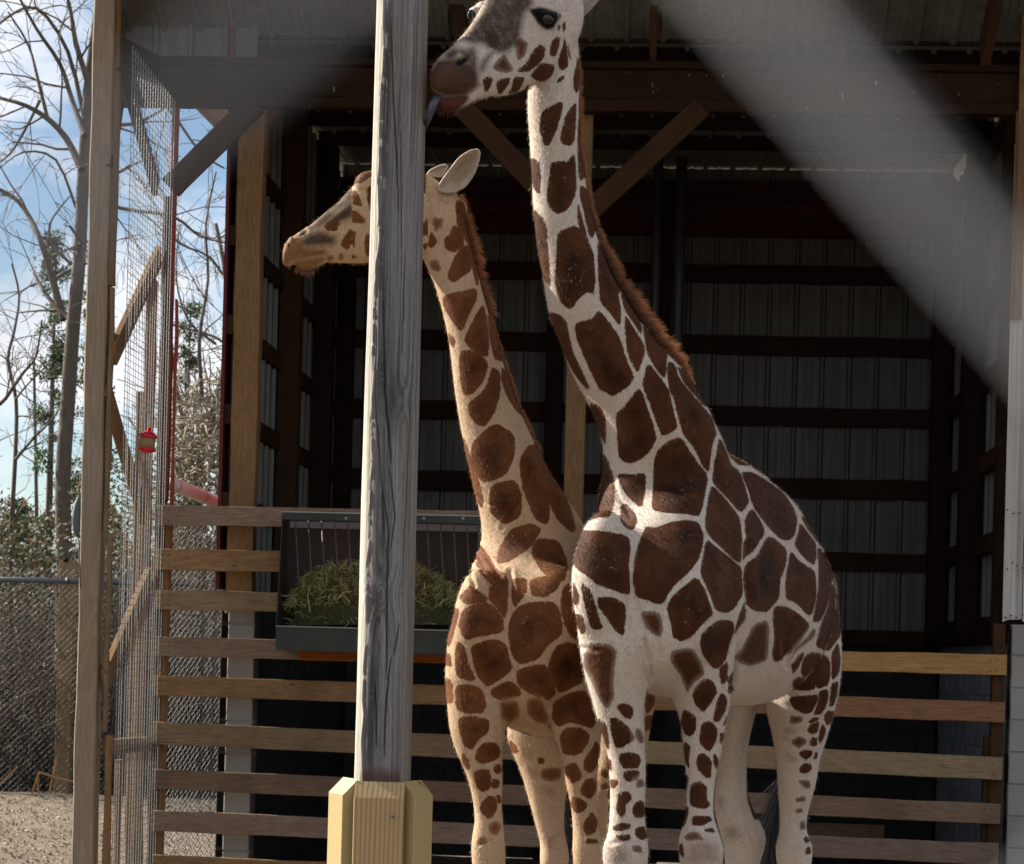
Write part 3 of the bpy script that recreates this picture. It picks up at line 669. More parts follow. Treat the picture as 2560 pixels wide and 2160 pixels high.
# ------------------------------------------------------------------ round pole
DP = 8.05
pb = W(955, 1950, DP); pt = W(1009, 0, DP); PX = (pb[0] + pt[0]) / 2; PY = (pb[1] + pt[1]) / 2
pole = thing('timber_pole', (PX, PY, 0), 'thick grey weathered round pole wrapped in fresh yellow planks at its base', 'pole')
def make_pole():
    nth = 260; zs = np.concatenate([np.arange(0, .9, .1), np.arange(.9, 4.2, .0065), np.arange(4.3, 7.4, .15)]); nz = len(zs)
    th = np.linspace(0, 2 * math.pi, nth, endpoint=False); TT, ZZ = np.meshgrid(th, zs)
    # theta measured so that 0 faces the camera (-Y), positive to the right (+X)
    Tm = (TT + math.pi) % (2 * math.pi) - math.pi
    R_ = np.interp(ZZ, [0, 1.25, 4.06, 7], [.104, .1005, .091, .08])
    def zpx(y): return W(980, y, DP)[2]
    u = Tm * .1
    knots = [(.055, zpx(1010), .030, .07), (-.012, zpx(1490), .045, .10), (.02, zpx(1740), .012, .06), (-.045, zpx(560), .012, .05), (.035, zpx(200), .010, .08)]
    rg = np.zeros_like(u)
    for (u0, z0, k, s_) in knots:
        du = u - u0; dz = ZZ - z0; g = np.exp(-(dz / s_) ** 2); u = u0 + np.sign(du) * np.sqrt(du * du + (k * g) ** 2) - np.sign(du) * 0 * k
        rr = np.sqrt((du / .03) ** 2 + (dz / .055) ** 2); rg += np.exp(-rr ** 2) * (k > .02)
    wob = fbm(u * 3 + 5, ZZ * 1.2, 3, 3)
    g = fbm(u * 190 + wob * 6, ZZ * 2.2, 11, 3); g2 = fbm(u * 420, ZZ * 5, 23, 2); gl = fbm(u * 60 + 3, ZZ * .9, 31, 3)
    knotring = .5 + .5 * np.cos(np.sqrt(((Tm * .1 + .012) / .026) ** 2 + ((ZZ - zpx(1490)) / .055) ** 2) * 14); m = np.exp(-((((Tm * .1 + .012) / .03) ** 2 + ((ZZ - zpx(1490)) / .06) ** 2)) ** 2)
    g = g * (1 - m) + (knotring * .5 + .25) * m
    # cracks: (px,py) polylines
    crack = np.zeros_like(g); fl = np.zeros_like(g)
    def line(pts, wd, depth=1):
        zz = [zpx(p[1]) for p in pts]; xx = []
        for p in pts:
            c = np.interp(p[1], [0, 1950], [1009, 955]); r = np.interp(p[1], [0, 1950], [63.5, 70.5]); xx.append(math.asin(max(-.97, min(.97, (p[0] - c) / r))))
        o = np.argsort(zz); zz = np.array(zz)[o]; xx = np.array(xx)[o]
        tx = np.interp(ZZ, zz, xx) + (fbm(ZZ * 14, ZZ * 0 + 2, 5, 2) - .5) * .05
        inside = (ZZ > zz[0]) & (ZZ < zz[-1]); tt = np.clip((ZZ - zz[0]) / (zz[-1] - zz[0]), 0, 1); ww = wd * np.sin(np.pi * tt) ** .5 + 1e-6
        return np.where(inside, np.exp(-((Tm - tx) / ww) ** 2), 0) * depth
    for pts, wd in (([(985, 60), (990, 230), (1000, 420), (1004, 560)], .03), ([(968, 880), (970, 980), (978, 1080), (985, 1170)], .05), ([(965, 760), (968, 900)], .03), ([(980, 1170), (995, 1300), (985, 1380)], .025),
                    ([(962, 1230), (980, 1330), (975, 1450), (973, 1700)], .035), ([(985, 1640), (970, 1790), (967, 1900)], .035), ([(945, 1700), (948, 1870)], .03), ([(1005, 1560), (990, 1640)], .03), ([(950, 800), (945, 1000), (958, 1200), (975, 1420)], .02),
                    ([(1020, 640), (1012, 900)], .018), ([(1035, 900), (1010, 1500)], .018), ([(1010, 300), (1012, 700)], .015)):
        crack = np.maximum(crack, line(pts, wd))
    # peeled pale strip on the left with ragged raised lip; sunlight painted in too
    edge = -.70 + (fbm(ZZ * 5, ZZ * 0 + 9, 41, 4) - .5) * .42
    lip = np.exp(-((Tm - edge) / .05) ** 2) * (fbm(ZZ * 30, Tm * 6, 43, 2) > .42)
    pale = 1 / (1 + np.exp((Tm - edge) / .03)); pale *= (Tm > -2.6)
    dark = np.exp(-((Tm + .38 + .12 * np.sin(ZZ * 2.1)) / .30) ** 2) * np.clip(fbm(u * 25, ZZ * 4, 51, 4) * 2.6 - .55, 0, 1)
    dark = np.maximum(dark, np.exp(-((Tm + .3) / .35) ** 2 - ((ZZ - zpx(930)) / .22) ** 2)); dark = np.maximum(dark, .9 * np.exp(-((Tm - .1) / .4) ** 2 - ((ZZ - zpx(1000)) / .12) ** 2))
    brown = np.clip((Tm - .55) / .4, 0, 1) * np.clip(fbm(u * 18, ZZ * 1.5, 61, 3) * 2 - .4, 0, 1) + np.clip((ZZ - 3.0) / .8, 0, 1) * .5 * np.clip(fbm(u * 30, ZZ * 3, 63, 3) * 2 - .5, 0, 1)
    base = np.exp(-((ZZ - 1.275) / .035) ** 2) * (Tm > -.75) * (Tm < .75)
    r = R_ + (fbm(TT * 0 + 4 * np.cos(TT), ZZ * .8 + 2 * np.sin(TT), 71, 3) - .5) * .006 + (g - .5) * .0022 + (gl - .5) * .003 - crack * .006 + lip * .004 + pale * .0022
    r = r - m * .0 + np.exp(-(((Tm * .1 - .055) / .05) ** 2 + ((ZZ - zpx(1010)) / .10) ** 2)) * .004 + np.exp(-((Tm * .1 + .09) ** 2 / .002 + ((ZZ - zpx(1030)) / .3) ** 2)) * .003
    X = PX + r * np.sin(TT); Y = PY - r * np.cos(TT)
    # slight lean of the drawn pole
    v = np.stack([X, Y, ZZ], -1).reshape(-1, 3)
    idx = np.arange(nz * nth).reshape(nz, nth); a = idx[:-1]; b = np.roll(idx, -1, 1)[:-1]; c = np.roll(idx, -1, 1)[1:]; d = idx[1:]
    f = np.stack([a, b, c, d], -1).reshape(-1, 4).tolist(); f.append(list(range((nz - 1) * nth, nz * nth)))
    t = NT('weathered pole wood')
    gA = t.attr('g'); cA = t.attr('crack'); dA = t.attr('dark'); bA = t.attr('brown'); pA = t.attr('pale'); bs = t.attr('base')
    fine = t.noise(t.vmap(t.tc.outputs['Object'], (60, 60, 6)), 4, 3, .6)
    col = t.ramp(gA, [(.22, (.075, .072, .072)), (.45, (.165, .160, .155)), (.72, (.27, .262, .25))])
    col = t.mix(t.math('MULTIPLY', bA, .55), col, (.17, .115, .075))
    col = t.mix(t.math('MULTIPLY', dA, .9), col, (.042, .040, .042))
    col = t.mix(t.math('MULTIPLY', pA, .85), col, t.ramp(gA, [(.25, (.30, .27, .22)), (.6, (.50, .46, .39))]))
    sp = t.ramp(t.noise(t.tc.outputs['Object'], 95, 2, .5), [(.66, 0), (.72, .8)]); col = t.mix(t.math('MULTIPLY', sp, dA), col, (.3, .3, .3))
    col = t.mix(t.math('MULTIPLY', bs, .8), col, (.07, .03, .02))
    col = t.mix(cA, col, (.010, .009, .008)); col = t.mix(1, col, t.ramp(fine, [(.3, .72), (.6, 1.06)]), 'MULTIPLY')
    mat = t.fin(col, .8, t.bump(fine, .3, .002))
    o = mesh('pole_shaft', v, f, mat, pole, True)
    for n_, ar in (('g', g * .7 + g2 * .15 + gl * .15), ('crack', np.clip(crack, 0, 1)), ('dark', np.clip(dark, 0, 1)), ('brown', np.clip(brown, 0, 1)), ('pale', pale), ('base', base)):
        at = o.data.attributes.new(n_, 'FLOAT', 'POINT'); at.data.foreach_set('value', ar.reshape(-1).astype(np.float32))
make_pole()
# base planks with bevelled tops
def base_plank(ang, wd, th, off, ztop, mat, bev=.055, cx=0.0):
    a = math.radians(ang); n = Vector((math.sin(a), -math.cos(a), 0)); tdir = Vector((math.cos(a), math.sin(a), 0)); c = Vector((PX, PY, 0)) + n * off + tdir * cx
    p0 = c; X = Vector((0, 0, 1)); v = []; f = []
    ch = .003
    prof = [(-wd / 2 + ch, th), (wd / 2 - ch, th), (wd / 2, th - ch), (wd / 2, 0), (-wd / 2, 0), (-wd / 2, th - ch)]
    rows = 14
    for i in range(rows + 1):
        for (u_, d_) in prof:
            zz = (ztop - bev * min(1, d_ / th)) * i / rows
            v.append((zz, u_ + .0008 * mnoise.noise((zz * 6, u_ * 30, ang)), d_))
    n6 = 6
    for i in range(rows):
        for k in range(n6): k2 = (k + 1) % n6; f.append((i * n6 + k, i * n6 + k2, (i + 1) * n6 + k2, (i + 1) * n6 + k))
    f.append((5, 4, 3, 2, 1, 0)); f.append(tuple(rows * n6 + k for k in range(6)))
    me = bpy.data.meshes.new('plank'); me.from_pydata(v, [], f); me.materials.append(mat); o = bpy.data.objects.new('plank', me); C.objects.link(o); o.parent = pole
    mw = Matrix(((0, tdir.x, n.x, p0.x), (0, tdir.y, n.y, p0.y), (1, tdir.z, n.z, 0), (0, 0, 0, 1)))
    o.matrix_local = Matrix.Translation(-Vector(pole.location)) @ mw
    return o
def pine():
    t = NT('fresh pine'); v = t.tc.outputs['Object']; oi = t.node('ObjectInfo')
    sh = t.node('VectorMath', operation='SCALE'); sh.inputs[0].default_value = (3.7, .6, 0); t.L(oi.outputs['Random'], sh.inputs['Scale'])
    ad = t.node('VectorMath', operation='ADD'); t.L(v, ad.inputs[0]); t.L(sh.outputs[0], ad.inputs[1]); v = ad.outputs[0]
    w_ = t.noise(t.vmap(v, (.6, 3, 3)), 1.6, 2, .5, .4)
    sx = t.node('SeparateXYZ'); t.L(v, sx.inputs[0])
    ln = t.math('FRACT', t.math('MULTIPLY_ADD', w_, 2.5, t.math('MULTIPLY', sx.outputs[1], 62)))
    ln = t.ramp(ln, [(0, 0), (.5, .1), (.8, 1), (1, 0)])
    col = t.mix(t.noise(v, 2.2, 3), (.42, .32, .155), (.43, .27, .13)); col = t.mix(t.math('MULTIPLY', ln, .75), col, (.22, .11, .04))
    col = t.mix(t.ramp(t.noise(v, 1.5, 3), [(.5, 0), (.7, .5)]), col, (.30, .29, .11))
    vo = t.node('TexVoronoi'); vo.inputs['Scale'].default_value = 2.2; t.L(t.vmap(v, (1, 2.0, 1)), vo.inputs['Vector'])
    kd = t.ramp(vo.outputs['Distance'], [(.03, 1), (.05, .35), (.08, .35), (.10, 0)]); col = t.mix(t.math('MULTIPLY', kd, .8), col, (.16, .09, .03))
    return t.fin(col, .55, t.bump(ln, .15, .002))
m_pine = pine()
zt1 = W(980, 1955, 7.95)[2]
PR = .104
base_plank(2, .178, .042, PR, zt1, m_pine)
base_plank(-62, .150, .055, PR + .012, zt1 + .006, m_pine, cx=-.018)
base_plank(70, .150, .05, PR + .004, zt1 + .002, m_pine, cx=.02)
base_plank(128, .15, .045, PR + .01, zt1, m_pine); base_plank(-122, .15, .045, PR + .01, zt1, m_pine); base_plank(182, .16, .042, PR, zt1, m_pine)
q = MB(); s_ = W(982, 2041, 7.885); q.tube([s_ + FW * .012, s_ - FW * .0035], .0062, 10); q.build('screw_head', plain('grey screw', (.25, .26, .28), .35, .8), pole, True)
q = MB(); q.tube([s_ - FW * .0034, s_ - FW * .0045], .0025, 6); q.build('screw_slot', plain('dark slot', (.03, .03, .03)), pole)

# ------------------------------------------------------------------ chain-link the photographer looks through
def near_fence():
    D = .098; O = Vector(W(1400, -563, D)); a1 = Vector(W(1400 - 758, -563 + 652, D * .94)) - O; a2 = Vector(W(1400 + 655, -563 + 751, D * 1.07)) - O
    a1.normalize(); a2.normalize(); cell = .058
    root = thing('chain_link_fence', (O.x, O.y, 0), 'close chain-link wires blurred across both upper corners of the picture', 'fence')
    mb = MB(); n = 15; nn = Vector(FW)
    # wires zigzag: lattice point (i,j) = O + (i*a1 + j*a2)*cell ; each zigzag wire alternates a1, a2 steps
    for s0 in range(-n, n + 1):
        i0 = math.ceil(s0 / 2); j0 = -math.floor(s0 / 2); pos = []
        for k in range(-n * 2, n * 2 + 1):
            m_ = k // 2; e = k - 2 * m_
            p = O + (a1 * (i0 + m_ + e) + a2 * (j0 + m_)) * cell + nn * (.0010 if e == 0 else -.0010)
            if -0.5 < p.z - CH < 0.5: pos.append(p)
        if len(pos) > 1: mb.tube(pos, .00082, 8, cap=False)
    t = NT('zinc wire'); v = t.tc.outputs['Object']
    col = t.mix(t.noise(v, 300, 3), (.24, .25, .265), (.36, .365, .37))
    o = mb.build('wire', t.fin(col, .5, None, .25, .5), root, True); tag(o, kind='stuff')
    q = MB()
    for sx in (-1.5, 1.5):
        b = Vector((O.x + sx, O.y + .04, 0)); q = MB(); q.tube([b, b + Vector((0, 0, 2.4))], .03, 10); q.build('post', m_galv, root, True)
near_fence()

# ------------------------------------------------------------------ trees and brush beyond the yard
def bark(name, c1, c2):
    t = NT(name); v = t.tc.outputs['Object']; a = t.noise(t.vmap(v, (8, 8, 2)), 3, 4, .65); b = t.noise(v, 1.3, 3)
    col = t.mix(a, c1, c2); col = t.mix(t.ramp(b, [(.55, 0), (.7, .5)]), col, (.30, .29, .25)); return t.fin(col, .9, t.bump(a, .6, .02))
m_bark = bark('grey brown bark', (.055, .042, .034), (.15, .125, .10)); m_twig = plain('pale winter twigs', (.13, .10, .08), .8, 0, .3, 3)
m_vine = plain('pale sunlit vines', (.34, .29, .22), .8, 0, .4, 6)
def grow(mb, p, d, ln, r, lv, droop=0.0, spread=.75, twist=.35, nb=(3, 5), rmin=.0035):
    nseg = max(3, int(5 - lv * .3)); pts = [p.copy()]; dd = d.normalized(); q = p.copy(); rs = [r]
    for i in range(nseg):
        dd = (dd + Vector((rnd.gauss(0, twist), rnd.gauss(0, twist), rnd.gauss(0, twist) - droop)) * .45).normalized()
        q = q + dd * ln / nseg; pts.append(q.copy()); rs.append(max(rmin * .7, r * (1 - .55 * (i + 1) / nseg)))
    mb.tube(pts, rs, 5 if lv > 1 else 4, cap=False)
    if lv <= 0: return
    for k in range(rnd.randint(*nb)):
        i = rnd.randint(1, nseg); t_ = (pts[i] - pts[i - 1]).normalized(); o = t_.orthogonal().normalized(); an = rnd.uniform(0, 6.283)
        side = (Matrix.Rotation(an, 3, t_) @ o)
        grow(mb, pts[i], (t_ + side * spread * rnd.uniform(.6, 1.3)).normalized(), ln * rnd.uniform(.45, .75), max(rmin, rs[i] * .55), lv - 1, droop, spread, twist, nb, rmin)
def limb(mb, pxs, D, r0, r1, jit=.05):
    pts = [Vector(W(x, y, D + rnd.uniform(-jit, jit))) for x, y in pxs]
    out = []; n = len(pts)
    for i in range(n - 1):
        for k in range(3):
            t_ = k / 3; a = pts[max(i - 1, 0)]; b = pts[i]; c = pts[i + 1]; d_ = pts[min(i + 2, n - 1)]
            out.append(.5 * ((2 * b) + (-a + c) * t_ + (2 * a - 5 * b + 4 * c - d_) * t_ * t_ + (-a + 3 * b - 3 * c + d_) * t_ ** 3))
    out.append(pts[-1]); rs = [r0 + (r1 - r0) * i / (len(out) - 1) for i in range(len(out))]
    mb.tube(out, rs, 8 if r0 > .04 else 6, cap=False); return out, rs
def twigs(mb, path, every, ln, lv, droop, spread=.8, start=.3, rmin=.004):
    out, rs = path; n = len(out)
    for i in range(int(n * start), n, every):
        t_ = (out[min(i + 1, n - 1)] - out[max(i - 1, 0)]).normalized(); o = t_.orthogonal().normalized()
        s_ = Matrix.Rotation(rnd.uniform(0, 6.283), 3, t_) @ o
        grow(mb, out[i], (t_ * .5 + s_ * spread).normalized(), ln * rnd.uniform(.6, 1.3), max(rmin, rs[i] * .45), lv, droop, .75, .35, (2, 4), rmin)
def leaves(n, fn, size, name, mat, par=None):
    v = []; f = []; tone = []
    for k in range(n):
        c = fn(); a = Vector((rnd.gauss(0, 1), rnd.gauss(0, 1), rnd.gauss(0, 1))).normalized(); b = a.orthogonal().normalized(); s_ = size * rnd.uniform(.5, 1.4); m_ = len(v)
        v += [tuple(c - a * s_), tuple(c + b * s_ * .45), tuple(c + a * s_), tuple(c - b * s_ * .45)]; f.append((m_, m_ + 1, m_ + 2, m_ + 3)); tone += [rnd.random()] * 4
    o = mesh(name, v, f, mat, par); at = o.data.attributes.new('tone', 'FLOAT', 'POINT'); at.data.foreach_set('value', tone); return o
def leafmat(name, stops):
    t = NT(name); m = t.fin(t.ramp(t.attr('tone'), stops), .6); tr = t.node('BsdfTranslucent'); ms = t.node('MixShader'); t.L(t.ramp(t.attr('tone'), stops), tr.inputs[0])
    ms.inputs[0].default_value = .3; t.L(t.b.outputs[0], ms.inputs[1]); t.L(tr.outputs[0], ms.inputs[2]); t.L(ms.outputs[0], t.out.inputs[0]); return m
m_cedar = leafmat('cedar foliage', [(0, (.018, .035, .016)), (.6, (.05, .085, .03)), (1, (.11, .13, .06))])
m_brush = leafmat('brush leaves', [(0, (.016, .022, .010)), (.45, (.045, .06, .02)), (.62, (.07, .05, .03)), (.8, (.12, .05, .025)), (.93, (.17, .13, .08)), (1, (.20, .19, .15))])
def tree(loc, label, group='bare winter trees beyond the yard'):
    return thing('bare_tree', loc, label, 'tree', group)
def two(root, trunk, twg, crown='crown'):
    if trunk.v: trunk.build('trunk', m_bark, root, True)
    if twg.v: twg.build(crown, m_twig, root, True)
# T1 big
t1 = tree(W(160, 2010, 26.5), 'tallest bare tree with a thick grey trunk just left of the square post'); tk, cr = MB(), MB()
p1 = limb(tk, [(158, 2030), (158, 1700), (160, 1400), (157, 1200), (170, 1000), (184, 800), (198, 650), (206, 480), (214, 330), (226, 180), (245, 40), (275, -120)], 26.5, .11, .055, .0)
for path, r0 in (([(158, 800), (132, 700), (108, 620), (75, 545), (30, 490), (-50, 455)], .05), ([(205, 425), (165, 345), (110, 290), (40, 255), (-60, 235)], .045), ([(212, 340), (180, 250), (150, 160), (90, 70), (30, -40)], .04),
                 ([(178, 660), (130, 610), (125, 560), (150, 520), (175, 490)], .022), ([(222, 210), (190, 110), (175, 20), (150, -80)], .04), ([(100, 250), (60, 330), (20, 390), (-30, 420)], .02), ([(215, 320), (170, 130), (90, 20), (10, 50), (-60, 120)], .03),
                 ([(120, 300), (95, 200), (70, 110), (20, 30)], .025), ([(190, 520), (140, 400), (60, 380), (0, 420)], .02), ([(240, 60), (300, 150), (420, 270), (500, 380), (560, 420)], .03), ([(206, 480), (300, 520), (430, 540), (500, 590), (580, 610)], .03)):
    pp = limb(tk, path, 26.5, r0, r0 * .35, .3); twigs(cr, pp, 2, .85, 2, .22, start=.2)
twigs(cr, p1, 3, 1.0, 2, .1, start=.45)
two(t1, tk, cr)
# T2 sprawling, vine hung tree right of the mesh
t2 = tree(W(505, 2000, 28), 'bare tree tangled with pale vines between the mesh panel and the barn'); tk, cr = MB(), MB()
for path, r0 in (([(505, 2010), (500, 1600), (495, 1230), (520, 1080), (555, 950), (572, 820), (566, 700), (540, 560)], .075), ([(500, 1240), (470, 1120), (450, 1010), (432, 900), (425, 760)], .04), ([(498, 1200), (505, 1000), (498, 850), (520, 700), (515, 560), (540, 430)], .035),
                 ([(520, 1080), (580, 1000), (640, 930)], .04), ([(470, 1120), (440, 1180), (400, 1260)], .03), ([(566, 700), (520, 640), (450, 610), (400, 560)], .02), ([(540, 860), (470, 800), (440, 690), (450, 560)], .02), ([(540, 980), (590, 880), (600, 700)], .03)):
    pp = limb(tk, path, 28, r0, r0 * .3, .3); twigs(cr, pp, 2, .75, 2, 0, start=.4)
two(t2, tk, cr)
vn = MB()
for k in range(260):
    x = rnd.gauss(505, 50); y = rnd.uniform(1000, 1240); p = Vector(W(x, y, rnd.uniform(27, 28.6))); pts = [p]; d = Vector((rnd.uniform(-1, 1), 0, rnd.uniform(-.4, 1)))
    for i in range(6): d = (d + Vector((rnd.gauss(0, .5), rnd.gauss(0, .3), rnd.gauss(0, .45)))).normalized(); pts.append(pts[-1] + d * .13)
    vn.tube(pts, rnd.uniform(.006, .013), 4, cap=False)
tag(vn.build('vines', m_vine, t2, True), kind='stuff')
# T3 small left
t3 = tree(W(30, 2000, 27), 'small thin bare tree at the far left edge, lower than the thick trunk'); tk, cr = MB(), MB()
for path, r0 in (([(28, 2010), (30, 1700), (25, 1400), (38, 1150), (40, 1000), (20, 900), (35, 830), (48, 740), (30, 660)], .035), ([(-60, 1030), (0, 1010), (35, 965), (60, 930), (90, 890), (105, 800)], .03), ([(38, 1150), (80, 1100), (120, 1060), (150, 1020)], .02), ([(38, 1000), (70, 960), (130, 900)], .015)):
    pp = limb(tk, path, 27, r0, r0 * .35, .2); twigs(cr, pp, 2, .6, 2, 0, start=.3)
two(t3, tk, cr)
for (px, D, top, lab, r0) in ((95, 33, 900, 'slim bare tree far behind the fence between the small tree and the thick trunk', .05), (250, 36, 1000, 'slim bare tree far behind the mesh panel', .06), (465, 34, 900, 'slim distant bare tree seen over the side chain-link fence', .05), (-30, 35, 1050, 'slim distant bare tree cut by the left edge of the view', .05), (540, 38, 1000, 'farthest thin bare tree beside the red edge of the barn', .05)):
    t_ = tree(W(px, 2010 if D < 30 else 1950, D), lab); tk, cr = MB(), MB()
    pp = limb(tk, [(px, 1960), (px + rnd.uniform(-8, 8), 1600), (px + rnd.uniform(-12, 12), 1300), (px + rnd.uniform(-15, 15), top)], D, r0, .02, .1); twigs(cr, pp, 1, 1.3, 2, 0, start=.3); two(t_, tk, cr)
# cedars
def cedar(px, D, base, top, wpx, label, n):
    c0 = W(px, base, D); root = thing('cedar_tree', c0, label, 'tree', 'dark green cedars beyond the yard'); s_ = FPX / D; H_ = (base - top) / s_; Wd = wpx / s_
    q = MB(); c0 = Vector(c0); q.tube([Vector((c0.x, c0.y, 0)), c0 + Vector((0, 0, H_))], [.09, .01], 7); q.build('trunk', m_bark, root, True)
    br = []
    for k in range(90):
        h = rnd.random(); a = rnd.uniform(0, 6.283); l_ = Wd * (1 - h) ** .7 * rnd.uniform(.4, 1.1) + .12; br.append((h, a, l_))
    def fn():
        h, a, l_ = rnd.choice(br); t_ = rnd.random() ** .6; r = l_ * t_
        return c0 + Vector((math.cos(a) * r, math.sin(a) * r, h * H_ + r * .25)) + Vector((rnd.gauss(0, .055), rnd.gauss(0, .055), rnd.gauss(0, .045)))
    leaves(int(n * 1.7), fn, .027, 'crown', m_cedar, root)
cedar(105, 31, 1960, 590, 60, 'cedar with drooping sprays behind the thick bare trunk', 6000)
cedar(205, 32, 1960, 640, 75, 'dark cedar half hidden behind the square corner post', 6000)
cedar(445, 33, 1960, 760, 50, 'dark cedar behind the red edged post', 5000)
cedar(580, 31, 1960, 1060, 60, 'lower dark cedar beside the barn corner', 4000)
cedar(20, 32, 1960, 1250, 120, 'low broad cedar at the left edge behind the far chain-link fence', 6000)
# brush: a tangled mass behind the fence
bb = MB()
def btop(x): return 1230 + 60 * math.sin(x * .02) + 90 * math.sin(x * .007 + 1)
for k in range(2400):
    x = rnd.uniform(-220, 640); D = rnd.uniform(25.4, 31); y0 = 1990 - (D - 25) * 12; p = Vector(W(x, y0, D)); y1 = btop(x) + abs(rnd.gauss(0, 190)); h = max(.4, (y0 - y1) / FPX * D)
    pts = [p]; d = Vector((rnd.gauss(0, .3), rnd.gauss(0, .3), 1))
    for i in range(6): d = (d + Vector((rnd.gauss(0, .38), rnd.gauss(0, .38), rnd.gauss(.05, .2)))).normalized(); pts.append(pts[-1] + d * h / 6)
    bb.tube(pts, [rnd.uniform(.005, .013) * (1 - i * .12) for i in range(7)], 4, cap=False)
o = bb.build('brush', m_twig, None, True); tag(o, 'dense thicket of bare brown stems behind the far chain-link fence', 'brush', kind='stuff')
def bfn():
    x = rnd.uniform(-220, 640); D = rnd.uniform(25.6, 32); y = 2000 - abs(rnd.random() ** 1.2) * (2000 - btop(x) + 60); return Vector(W(x, y, D)) + Vector((rnd.gauss(0, .1), 0, rnd.gauss(0, .08)))
o = leaves(34000, bfn, .035, 'brush_leaves', m_brush); tag(o, 'green, red and brown leaves all through the thicket', 'brush', kind='stuff')
def wfn():
    x = rnd.uniform(-500, 900); D = rnd.uniform(34, 60); y = 1930 - rnd.random() ** 1.1 * (600 + 80 * math.sin(x * .03)); return Vector(W(x, y, D))
o = leaves(26000, wfn, .11, 'distant_woods', m_brush); tag(o, 'distant brown and green woods behind the thicket', 'woods', kind='stuff')
# dry stalks on the ground in front of the fence
st = MB()
for a, b in (((72, 2010), (98, 1930)), ((98, 1930), (185, 1955)), ((118, 2010), (140, 1900)), ((150, 2025), (185, 1990)), ((10, 2010), (60, 1995)), ((0, 1960), (45, 1915)), ((95, 1935), (97, 1995))):
    st.tube([W(*a, 24.4), W((a[0] + b[0]) / 2, (a[1] + b[1]) / 2 + rnd.uniform(-4, 4), 24.45), W(*b, 24.5)], .012, 5)
tag(st.build('cane_stalks', plain('dry orange cane', (.42, .22, .09), .7), None), 'broken dry orange cane stalks leaning at the foot of the far fence', 'stalks', kind='stuff')
# fallen litter on the far yard
def lfn():
    D = rnd.uniform(13.5, 24); x = rnd.uniform(-60, 480); p = W(x, 2000, D); return Vector((p[0], p[1], gh(p[0], p[1]) + .012))
o = leaves(5000, lfn, .016, 'leaf_litter', leafmat('dry litter', [(0, (.08, .05, .03)), (.6, (.18, .13, .08)), (1, (.36, .30, .21))])); tag(o, 'dry leaf litter and straw scattered over the yard dirt', 'leaf litter', kind='stuff')
sp_ = thing('wooden_post', W(172, 2010, 25.2), 'short grey wooden post behind the far fence, in front of the thick trunk', 'post'); a = W(172, 1400, 25.2)
plank('shaft', (a[0], a[1], 0), (a[0], a[1], a[2]), .17, .14, w_grey, sp_, wdir=(1, 0, 0)); q = MB(); k_ = W(165, 1400, 25.1); q.tube([k_, k_ + FW * -.03], .03, 8); q.build('knot', w_dark, sp_, True)
# ------------------------------------------------------------------ giraffes: body surface
def vv(p): return np.asarray(p, float)
def ringLR(Lp, Rp, D, t, bl=None, D2=None):
    a0 = W(Lp[0], Lp[1], D); a1 = W(Rp[0], Rp[1], D if D2 is None else D2); c = (a0 + a1) / 2; a = (a1 - a0) / 2
    b = FW * t if bl is None else (RT * bl[0] + FW * bl[1]) * t
    return c, a, b
def cr_interp(R, k=4):
    n = len(R); out = []
    for i in range(n - 1):
        p0 = R[max(i - 1, 0)]; p1 = R[i]; p2 = R[i + 1]; p3 = R[min(i + 2, n - 1)]
        for s_ in range(k):
            t_ = s_ / k; out.append(tuple(.5 * ((2 * b) + (-a + c) * t_ + (2 * a - 5 * b + 4 * c - d) * t_ * t_ + (-a + 3 * b - 3 * c + d) * t_ ** 3) for a, b, c, d in zip(p0, p1, p2, p3)))
    out.append(R[-1]); return out
def loft(MBo, R, k=4, n=28, ex=2.0):
    R = cr_interp([tuple(map(vv, r)) for r in R], k); v = []; f = []
    for c, a, b in R:
        for j in range(n):
            an = 2 * math.pi * j / n; ca, sa = math.cos(an), math.sin(an); q = 2 / ex
            v.append(c + a * math.copysign(abs(ca) ** q, ca) + b * math.copysign(abs(sa) ** q, sa))
    m = len(R)
    for i in range(m - 1):
        for j in range(n): j2 = (j + 1) % n; f.append((i * n + j, i * n + j2, (i + 1) * n + j2, (i + 1) * n + j))
    f.append(tuple(reversed(range(n)))); f.append(tuple(range((m - 1) * n, m * n)))
    MBo.add(v, f)
def ball(MBo, c, rx, ry, rz, dirx=None):   # rx across picture, ry in depth, rz up
    ex_ = RT0 if dirx is None else vv(dirx); ey = np.cross(ZV, ex_)
    v = []; f = []; n, m = 20, 12
    for i in range(1, m):
        ph = math.pi * i / m
        for j in range(n):
            th = 2 * math.pi * j / n; v.append(vv(c) + ex_ * rx * math.sin(ph) * math.cos(th) + ey * ry * math.sin(ph) * math.sin(th) + ZV * rz * math.cos(ph))
    for i in range(m - 2):
        for j in range(n): j2 = (j + 1) % n; f.append((i * n + j, (i + 1) * n + j, (i + 1) * n + j2, i * n + j2))
    f.append(tuple(range(n))); f.append(tuple(reversed(range((m - 2) * n, (m - 1) * n)))); MBo.add(v, f)
def bodyring(lat, D, zt, zb, wd, ax):     # ring across the trunk; ax = trunk direction (lateral, depth)
    c = CO + FW * D + RT0 * lat; c = np.array([c[0], c[1], (zt + zb) / 2]); L_ = math.hypot(*ax); pr_ = RT0 * (ax[1] / L_) - FW * (ax[0] / L_)
    return c, pr_ * wd, ZV * (zt - zb) / 2
def leg(MBo, rows, D, tk, Ds=None):
    R = []
    for i, (xl, yl, xr, yr) in enumerate(rows):
        d = D if Ds is None else Ds[i]; wpx = (xr - xl) / 2 / FPX * d; R.append(ringLR((xl, yl), (xr, yr), d, wpx * tk))
    loft(MBo, R, 3)
